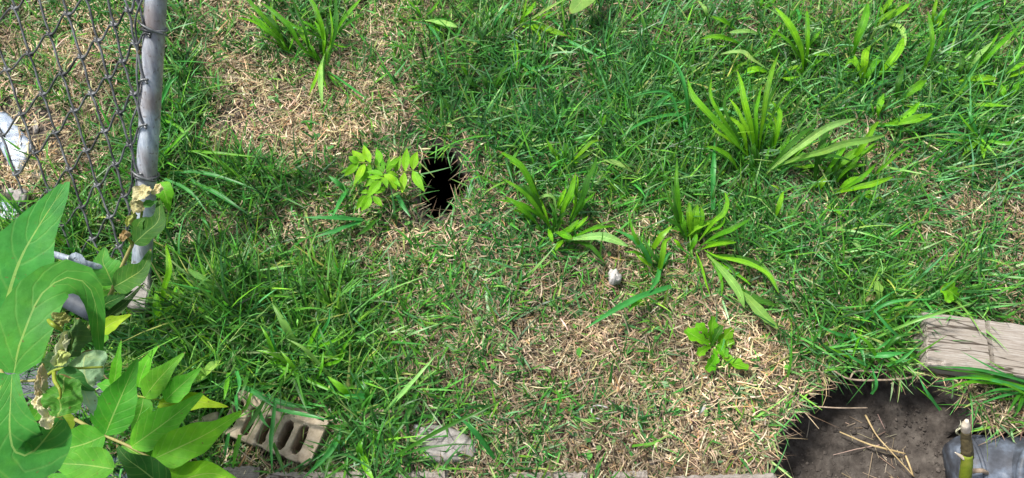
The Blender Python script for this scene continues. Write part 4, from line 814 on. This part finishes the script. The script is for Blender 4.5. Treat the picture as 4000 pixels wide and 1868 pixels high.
plant('M8', (905,290), 'single lime lobed leaf lying just above the timber end', [([(950,300),(925,270),(870,240)],95,dict(col='l',wav=.3)),([(925,280),(905,300),(900,320)],60,dict(col='l'))], cat='leaf', name='lobed_leaf', group=None, style='lobed')
plant('M8', (550,290), 'dying pale leaf with brown edges above the pit tuft', [([(545,330),(560,270),(545,210)],44,dict(col='s')),([(560,300),(520,290),(490,310)],36,dict(col=(.3,.26,.14)))], cat='leaf', name='dying_leaf', group=None, style='lobed')
plant('B', (2180,40), 'large pale heart-shaped leaf cut by the top edge', [([(2330,-260),(2230,-80),(2120,60),(2010,175)],400,dict(col=(.25,.46,.12),style='heart',ht=.07,hb=.06,fold=.12,roll=0,wav=.05))], cat='leaf', name='broad_leaf', group=None)
plant('B', (2000,370), 'dark upright grass blade standing before the heart-shaped leaf', [([(1995,370),(2040,200),(2085,-20)],44,dict(col='k')),([(960,350),(990,200),(1020,50)],40,dict(col='d')),([(1060,330),(1120,200),(1310,-30)],50,dict(col='b')),([(1760,210),(1850,300),(1930,385)],34,dict(col='b')),([(1420,940),(1620,880),(1810,810)],44,dict(col='b')),([(1380,770),(1560,900),(1740,1040)],48,dict(col='b')),([(1960,500),(2150,590),(2400,720)],42,dict(col='b'))], cat='grass tuft', name='grass_tuft', group='grass tufts', style='blade')
# ---------------------------------------------------------------- random tall tufts that fill the tall green zones belong to the lawn (stuff)
def m_tall(x, y, px, py):
    n = len(x); t = tallness(px, py); c = palette([(.062, .29, .045), (.085, .345, .042), (.135, .40, .038), (.030, .15, .03), (.12, .37, .13), (.20, .42, .08)], n, .22)
    return blades_mesh('long_grass', x, y, ground_z(x, y)+.001, CL_AZ, rng.gamma(8, .0066, n)*(.7+.7*t)+.012, rng.uniform(.0024, .0050, n), rng.normal(.75, .35, n).clip(-.1, 1.3), rng.normal(.6, .35, n), c, 6, M['blade'], rng.normal(0, .35, n), .06)
o = strands('long_grass', 12000, m_tall, None, lambda x, y, px, py: (~blocked(x, y)) & (rng.random(len(x)) < (.06+.75*tallness(px, py)**1.2*(vnoise(x, y, .03, 77)*1.4)+.22*np.clip((green_at(px, py)-4)/3, 0, 1)*(.4+1.2*vnoise(x, y, .07, 78)))*(1-.8*soilness(px, py))), clump=6)
tag(o, 'longer green blades standing above the short turf', 'grass', None, 'stuff')

def m_clover(x, y, px, py):
    n = len(x); c = palette([(.10, .32, .05), (.16, .40, .09), (.07, .26, .05)], n, .2)
    return blades_mesh('clover', x, y, ground_z(x, y)+rng.uniform(.004, .014, n), rng.uniform(0, 2*np.pi, n), rng.uniform(.006, .013, n), rng.uniform(.005, .009, n), rng.normal(1.35, .2, n), rng.normal(.1, .2, n), c, 5, M['blade'], rng.normal(0, .3, n), wprof=lambda q: math.sin(math.pi*min(.97, max(.06, q)))**.6)
o = strands('clover', 520, m_clover, None, lambda x, y, px, py: (~blocked(x, y)) & (vnoise(x, y, .06, 88) > .42))
tag(o, 'tiny rounded weed leaves scattered low in the lawn', 'clover', None, 'stuff')

# ================================================================ LIME SEEDLING beside the hole
sb = W(*cp('S', (680,640)), 0); sp_ = thing('seedling', 'lime green seedling with paired pointed leaflets beside the black burrow hole', 'seedling', sb)
def rach(t, k, pts, zs, r0, mat, name='stem', rad2=None):
    P = [W(*cp(k, p), z) for p, z in zip(pts, zs)]; return MB().tube(P, [r0, (rad2 or r0*.6)], 24, 8, rough=.1).build(name, mat, t)
SZ = .075
rach(sp_, 'S', [(690,660),(680,560),(670,480)], [0, .04, SZ], .0016, M['stem_g'])
rach(sp_, 'S', [(670,470),(560,360),(490,330),(330,315)], [SZ-.01, SZ-.005, SZ, SZ], .0009, M['stem_g'], 'leaf_stalk')
rach(sp_, 'S', [(670,480),(850,460),(940,435),(1040,415),(1115,432)], [SZ-.02, SZ-.01, SZ, SZ, SZ], .0009, M['stem_g'], 'leaf_stalk')
rach(sp_, 'S', [(670,490),(600,600),(530,720),(460,740)], [SZ-.03, SZ-.03, SZ-.03, SZ-.03], .0009, M['stem_g'], 'leaf_stalk')
LIME = (.24, .54, .02); LIM2 = (.17, .44, .018); LIM3 = (.10, .32, .02)
for pts, wd, c, dz in [([(335,312),(270,280),(200,238)],100,LIM2,0),([(415,305),(330,235),(245,152)],118,LIME,0),([(490,322),(440,205),(398,82)],108,LIME,.005),([(332,320),(250,400),(140,502)],100,LIME,0),([(415,325),(350,480),(262,628)],108,LIME,-.005),([(492,333),(430,470),(325,605)],110,LIM2,-.008),([(560,370),(605,250),(563,132)],104,LIM2,-.01),([(345,330),(200,400),(88,456)],46,LIM3,-.012),
  ([(945,428),(950,290),(968,120)],108,LIME,0),([(1045,408),(1060,290),(1106,165)],118,LIME,.004),([(935,448),(918,580),(904,732)],100,LIME,0),([(1042,425),(1110,560),(1205,708)],114,LIME,0),([(1120,430),(1138,375),(1135,315)],44,LIM3,-.008),([(1112,432),(1170,550),(1228,622)],36,LIM3,-.01),
  ([(660,490),(570,455),(430,440)],86,LIM2,.005),([(645,515),(550,512),(445,508)],58,LIME,.008),([(632,540),(540,650),(437,785)],120,LIME,.004),([(645,512),(690,580),(712,658)],84,LIM2,.010),([(668,478),(760,540),(843,698)],112,LIME,.012),([(745,490),(820,560),(890,645)],78,LIM2,.005),([(690,410),(790,330),(895,225)],80,LIM2,.006),([(820,440),(850,330),(893,235)],88,LIM2,-.004),([(700,445),(780,460),(865,497)],58,LIM2,.006),([(668,440),(655,340),(643,255)],54,LIM3,.006),([(700,430),(728,330),(742,235)],46,LIM3,.004),([(695,440),(760,380),(835,358)],46,LIM2,.008),([(665,445),(610,390),(590,330)],60,LIM3,.006),
  ([(690,640),(600,690),(515,718)],88,LIM2,-.03),([(485,745),(440,850),(362,960)],120,LIME,-.025),([(440,745),(380,820),(300,940)],100,LIME,-.03),([(530,755),(590,830),(655,908)],88,LIM2,-.03),([(550,540),(470,590),(398,638)],86,LIM2,-.012),([(540,400),(570,430),(560,480)],70,LIM3,-.015),([(760,600),(770,640),(790,660)],60,LIM3,-.02),([(480,700),(420,700),(360,715)],60,LIM2,-.03),([(840,500),(830,560),(850,610)],70,LIM3,-.015)]:
    leaf(sp_, 'S', pts, wd*1.0, 'slim', c, SZ+dz, SZ+dz+random.uniform(-.012, .006), 'leaflet', fold=random.uniform(.1, .35), wav=.08)
rach(sp_, 'S', [(670,490),(640,470),(600,470)], [SZ, SZ+.003, SZ+.002], .0008, M['stem_g'], 'leaf_stalk')

# ================================================================ TREE OF HEAVEN GROWTH, lower left
def tree_leaf(t, k, pts, wd, c, z0, z1, style='leaflet', **kw):
    kw.setdefault('wav', .12); kw.setdefault('fold', random.uniform(.08, .22)); kw.setdefault('roll', random.uniform(-.2, .2)); kw.setdefault('arch', .3)
    if style == 'leaflet' and t is not f2g(): wd = wd*.84
    return leaf(t, k, pts, wd, style, jit(c, .16), z0, z1, kw.pop('name', 'leaflet'), **kw)
def f2g(): return globals().get('f2')
G1 = (.085, .34, .025); G2 = (.115, .42, .025); G3 = (.17, .50, .022); GD = (.022, .10, .010); GB = (.07, .29, .05); GY = (.32, .52, .02)
f1 = thing('sapling', 'leafy sapling frond with rows of pointed green leaflets left of the cored brick', 'sapling', W(300, 1750, 0))
Z1 = .13
rach(f1, 'V4', [(-160,730),(0,815),(120,880),(310,965),(480,1060),(560,1115)], [Z1-.05, Z1-.01, Z1, Z1, Z1, Z1-.005], .0026, M['stem_y'])
rach(f1, 'V4', [(330,572),(380,583),(570,615),(680,640)], [Z1-.05]*4, .0017, M['stem_g'], 'leaf_stalk')
rach(f1, 'V4', [(150,780),(200,560),(175,500),(110,420)], [.02, .06, .07, .07], .0022, M['bark'], 'branch')
for pts, wd, c, z0, z1, k in [([(550,1290),(750,1200),(950,1170),(1180,1260)],250,G3,.12,.13,'V4'),([(410,590),(390,690),(320,870)],180,G1,.08,.04,'V4'),([(525,640),(800,620),(920,640),(1062,662)],170,GY,.085,.07,'V4'),([(370,510),(400,400),(450,290),(528,190)],140,G2,.07,.09,'V4'),
   ([(420,588),(500,480),(600,370),(730,242)],200,G2,.09,.11,'V4'),([(575,612),(660,530),(750,450),(853,358)],195,G2,.095,.10,'V4'),([(118,870),(190,700),(280,490),(368,288)],320,G1,Z1+.005,Z1+.02,'V4'),([(318,962),(480,850),(680,700),(880,540)],270,G2,Z1+.008,Z1+.0,'V4'),
   ([(250,950),(350,1010),(480,1090),(570,1190)],200,G1,Z1-.005,Z1-.02,'V4'),([(478,1060),(700,960),(920,850),(1185,680)],300,G3,Z1+.012,Z1-.01,'V4'),([(735,905),(600,960),(430,1010),(200,1115)],270,G1,Z1+.002,Z1+.01,'V3'),([(800,1140),(620,1112),(440,1100),(280,1093)],250,G1,Z1+.015,Z1+.02,'V3'),
   ([(600,1300),(400,1140),(280,1050),(200,945)],260,GD,Z1+.04,Z1+.05,'V4'),([(700,1260),(500,1240),(330,1180)],260,G1,Z1+.01,Z1+.01,'V3'),([(172,505),(195,430),(208,330),(242,140)],92,G2,.075,.10,'V4'),([(168,510),(115,495),(52,488)],100,G2,.075,.07,'V4'),([(560,620),(560,680),(520,720)],90,GY,.08,.07,'V4'),
   ([(410,760),(470,820),(455,905)],120,(.17,.28,.02),.10,.08,'V3'),([(330,640),(250,760),(210,800)],150,G1,.08,.06,'V3'),([(100,1010),(220,940),(330,1000)],190,G2,.06,.06,'V3'),([(30,1230),(120,1100),(60,1050)],170,G1,.06,.08,'V3'),([(0,860),(120,950),(200,1100)],160,G2,.05,.05,'V3'),([(560,560),(680,500),(780,540)],120,GD,.03,.04,'V4'),([(500,500),(600,430),(640,380)],120,GD,.03,.05,'V4')]:
    tree_leaf(f1, k, pts, wd, c, z0, z1)
f2 = thing('sapling', 'nearest sapling with two huge mid-green leaves at the left edge and a wilted curled tip', 'sapling', W(20, 1500, 0))
ZN = .36
rach(f2, 'V3', [(-60,330),(10,450),(60,510),(200,520),(310,505)], [ZN-.05, ZN-.03, ZN-.02, ZN-.01, ZN-.01], .0022, M['stem_y'])
rach(f2, 'V3', [(300,510),(400,440),(560,430),(725,422)], [ZN-.01, ZN, ZN, ZN-.01], .0020, M['stem_g'], 'leaf_stalk')
tree_leaf(f2, 'X', [(-50,1440),(0,1271),(70,1037),(154,880),(275,695)], 330, GB, ZN-.03, ZN+.03, arch=.2, fold=.12, roll=0)
tree_leaf(f2, 'X', [(53,1458),(70,1370),(94,1299),(160,1152),(258,1085),(340,1112),(375,1200),(385,1330),(402,1445)], 185, GB, ZN, ZN-.08, 'arch', arch=.6, fold=.12, roll=0)
tree_leaf(f2, 'X', [(47,1462),(42,1560),(38,1680),(60,1765),(130,1765),(245,1625)], 210, GB, ZN, ZN-.06, 'plantain', mat=M['leaflet'], fold=.1, roll=0)
tree_leaf(f2, 'X', [(40,1470),(-30,1560),(-80,1700),(-60,1830)], 190, GB, ZN-.02, ZN-.06, fold=.1)
tree_leaf(f2, 'X', [(-60,1240),(60,1120),(200,1060)], 110, GB, ZN-.06, ZN-.06, fold=.1)
def crumple(t, k, c, rx, ry, z, col, name, seed, rot=0, amp=.35, mat=None, style=0, label=None):
    cx, cy = cp(k, c); s = CROPS[k][2]; n = 26; V = []; UV = []; rs = Vector((seed*1.7, seed*.9, seed*.3)); C0 = W(cx, cy, z); mpp = np.linalg.norm(C0-CP)/FPX
    for i in range(n):
        for j in range(n):
            u = i/(n-1)*2-1; v = j/(n-1)*2-1; rr_ = max(abs(u), abs(v)); l = math.hypot(u, v)+1e-9; uu, vv = u*rr_/l, v*rr_/l
            e = 1+.30*mnoise.noise(Vector((math.atan2(v, u)*1.2, seed, 0)))
            a = uu*rx*s*e*mpp; b = vv*ry*s*e*mpp; R_ = max(rx, ry)*s*mpp
            h = amp*R_*(mnoise.noise(Vector((uu*1.6, vv*1.6, 0))+rs)*1.3+.55*abs(mnoise.noise(Vector((uu*4, vv*4, 1))+rs))+(.5*(1-(uu*1.0)**2) if style == 0 else 0))
            a *= 1-.15*mnoise.noise(Vector((uu*3, vv*3, 5))+rs)
            ca, sa = math.cos(rot), math.sin(rot); V.append(C0+CR*(a*ca-b*sa)+np.array([0, 1., 0])*(a*sa+b*ca)+np.array([0, -.1, 1])*h); UV.append(((uu+1)/2, (vv+1)/2))
    F = [(i*n+j, i*n+j+1, (i+1)*n+j+1, (i+1)*n+j) for i in range(n-1) for j in range(n-1)]
    o = mesh_obj(name, V, F, mat or M['dried'], t, UV, jit(col, .06)); 
    if label: o['label'] = label
    return o
DR = (.56, .54, .40); DB = (.46, .40, .28)
crumple(f2, 'V3', (400,370), 100, 70, ZN-.02, (.42,.54,.34), 'wilted_leaf', 3, .7, mat=M['leaflet'])
crumple(f2, 'V3', (620,430), 120, 120, ZN-.03, (.36,.50,.30), 'wilted_leaf', 5, .3, .25, mat=M['leaflet'])
crumple(f2, 'V3', (455,625), 118, 125, ZN+.01, (.07,.23,.03), 'curled_leaf', 4, 0, .35, mat=M['leaflet'])
tree_leaf(f2, 'V3', [(400,470),(520,500),(600,560),(680,590)], 120, (.04,.15,.03), ZN+.005, ZN-.01)
tree_leaf(f2, 'V3', [(580,560),(620,660),(655,765)], 105, (.30,.44,.30), ZN-.005, ZN-.05)
crumple(f2, 'V3', (545,240), 52, 130, ZN+.005, (.08,.17,.05), 'curled_leaf', 8, -.15, .5, mat=M['leaflet'])
crumple(f2, 'V3', (465,290), 30, 115, ZN+.012, (.50,.52,.36), 'dried_leaf', 9, -.2, .6)
crumple(f2, 'V3', (435,360), 45, 50, ZN+.016, (.40,.46,.16), 'dried_leaf', 12, 0, .5)
crumple(f2, 'V3', (430,95), 60, 45, ZN+.01, (.28,.30,.10), 'dried_leaf', 10, .4, .7)
crumple(f2, 'V3', (300,520), 30, 90, ZN+.01, DB, 'dried_leaf', 14, .1, .6)
crumple(f2, 'V3', (285,650), 42, 60, ZN+.01, DR, 'dried_leaf', 15, .2, .7)
crumple(f2, 'V3', (345,770), 40, 85, ZN+.005, DR, 'dried_leaf', 16, .45, .7)
MB().tube([W(*cp('V3', p), z) for p, z in (((380,460),ZN+.02),((385,520),ZN+.03),((420,580),ZN+.035),((425,640),ZN+.03),((405,640),ZN+.03))], [.0022,.0020,.0016,.0009], 20, 6).build('leaf_stalk', M['stem_g'], f2)
MB().tube([W(*cp('V3', p), z) for p, z in (((340,90),ZN+.01),((375,125),ZN+.02),((440,165),ZN+.01))], [.0022,.0026,.0014], 16, 6).build('leaf_stalk', M['stem_g'], f2)
f3 = thing('sapling', 'sapling stem with dark leaves and a dried crumpled tip in front of the post foot', 'sapling', W(*cp('V2', (1150,1000)), 0))
Z3 = .15
rach(f3, 'V2', [(860,1350),(1010,1130),(1210,820),(1290,650),(1380,430),(1460,260),(1490,190)], [0, .05, .10, .12, .15, .17, .18], .0034, M['stem_y'], rad2=.0026)
rach(f3, 'V8', [(155,590),(165,540),(200,420),(215,300)], [.18, .185, .195, .20], .0026, M['stem_g'], 'branch')
rach(f3, 'V8', [(135,610),(105,570),(75,535)], [.18, .185, .185], .0022, M['stem_g'], 'branch')
for k, pts, wd, c, z0, z1 in [('V2',[(900,650),(860,800),(800,1020)],280,G1,.10,.05),('V2',[(720,700),(700,850),(620,1000)],170,GD,.07,.04),('V2',[(1260,665),(1200,520),(1150,400),(1180,240)],380,GB,.13,.15),('V2',[(1275,690),(1450,590),(1600,480),(1690,260)],330,(.045,.15,.02),.135,.15),
     ('V2',[(1060,970),(1200,870),(1340,810),(1500,730)],180,GD,.10,.12),('V2',[(1110,1090),(1300,950),(1430,840),(1620,640)],150,(.07,.14,.05),.09,.11),('V2',[(1120,1195),(1230,1110),(1330,1060),(1478,990)],190,GY,.11,.12),('V2',[(870,600),(940,540),(1003,455)],70,G2,.12,.14),
     ('V8',[(150,600),(240,520),(340,420),(345,240)],215,(.03,.11,.015),.185,.20),('V8',[(345,130),(390,210),(430,370)],150,G3,.19,.17),('V8',[(160,520),(190,440),(250,395)],110,(.05,.17,.03),.19,.20),('V8',[(220,300),(280,290),(340,270)],70,(.06,.2,.03),.205,.205),('V2',[(1130,1190),(1050,1080),(930,990)],130,GB,.08,.08),('V2',[(500,840),(600,1000),(700,1150)],180,G1,.06,.05),('V2',[(1180,1190),(1120,1290),(1060,1330)],150,G2,.08,.07),
     ('V2',[(1250,700),(1150,740),(1050,800)],200,G1,.10,.09),('V2',[(430,850),(560,900),(640,1010)],120,G1,.07,.05),('V2',[(560,340),(680,420),(800,460)],130,G2,.02,.03)]:
    tree_leaf(f3, k, pts, wd, c, z0, z1)
crumple(f3, 'V8', (205,215), 78, 62, .21, (.60,.53,.34), 'dried_leaf', 21, .25, .45, label='pale cream crumpled dead leaf')
crumple(f3, 'V8', (175,320), 50, 55, .205, (.45,.38,.24), 'dried_leaf', 22, .4, .5)
crumple(f3, 'V8', (130,420), 30, 60, .195, (.36,.40,.14), 'dried_leaf', 23, -.3, .5)
crumple(f3, 'V8', (75,545), 38, 38, .19, (.36,.26,.15), 'dried_leaf', 24, .2, .6)
crumple(f3, 'V8', (335,185), 30, 48, .205, (.58,.5,.34), 'dried_leaf', 25, -.5, .5)
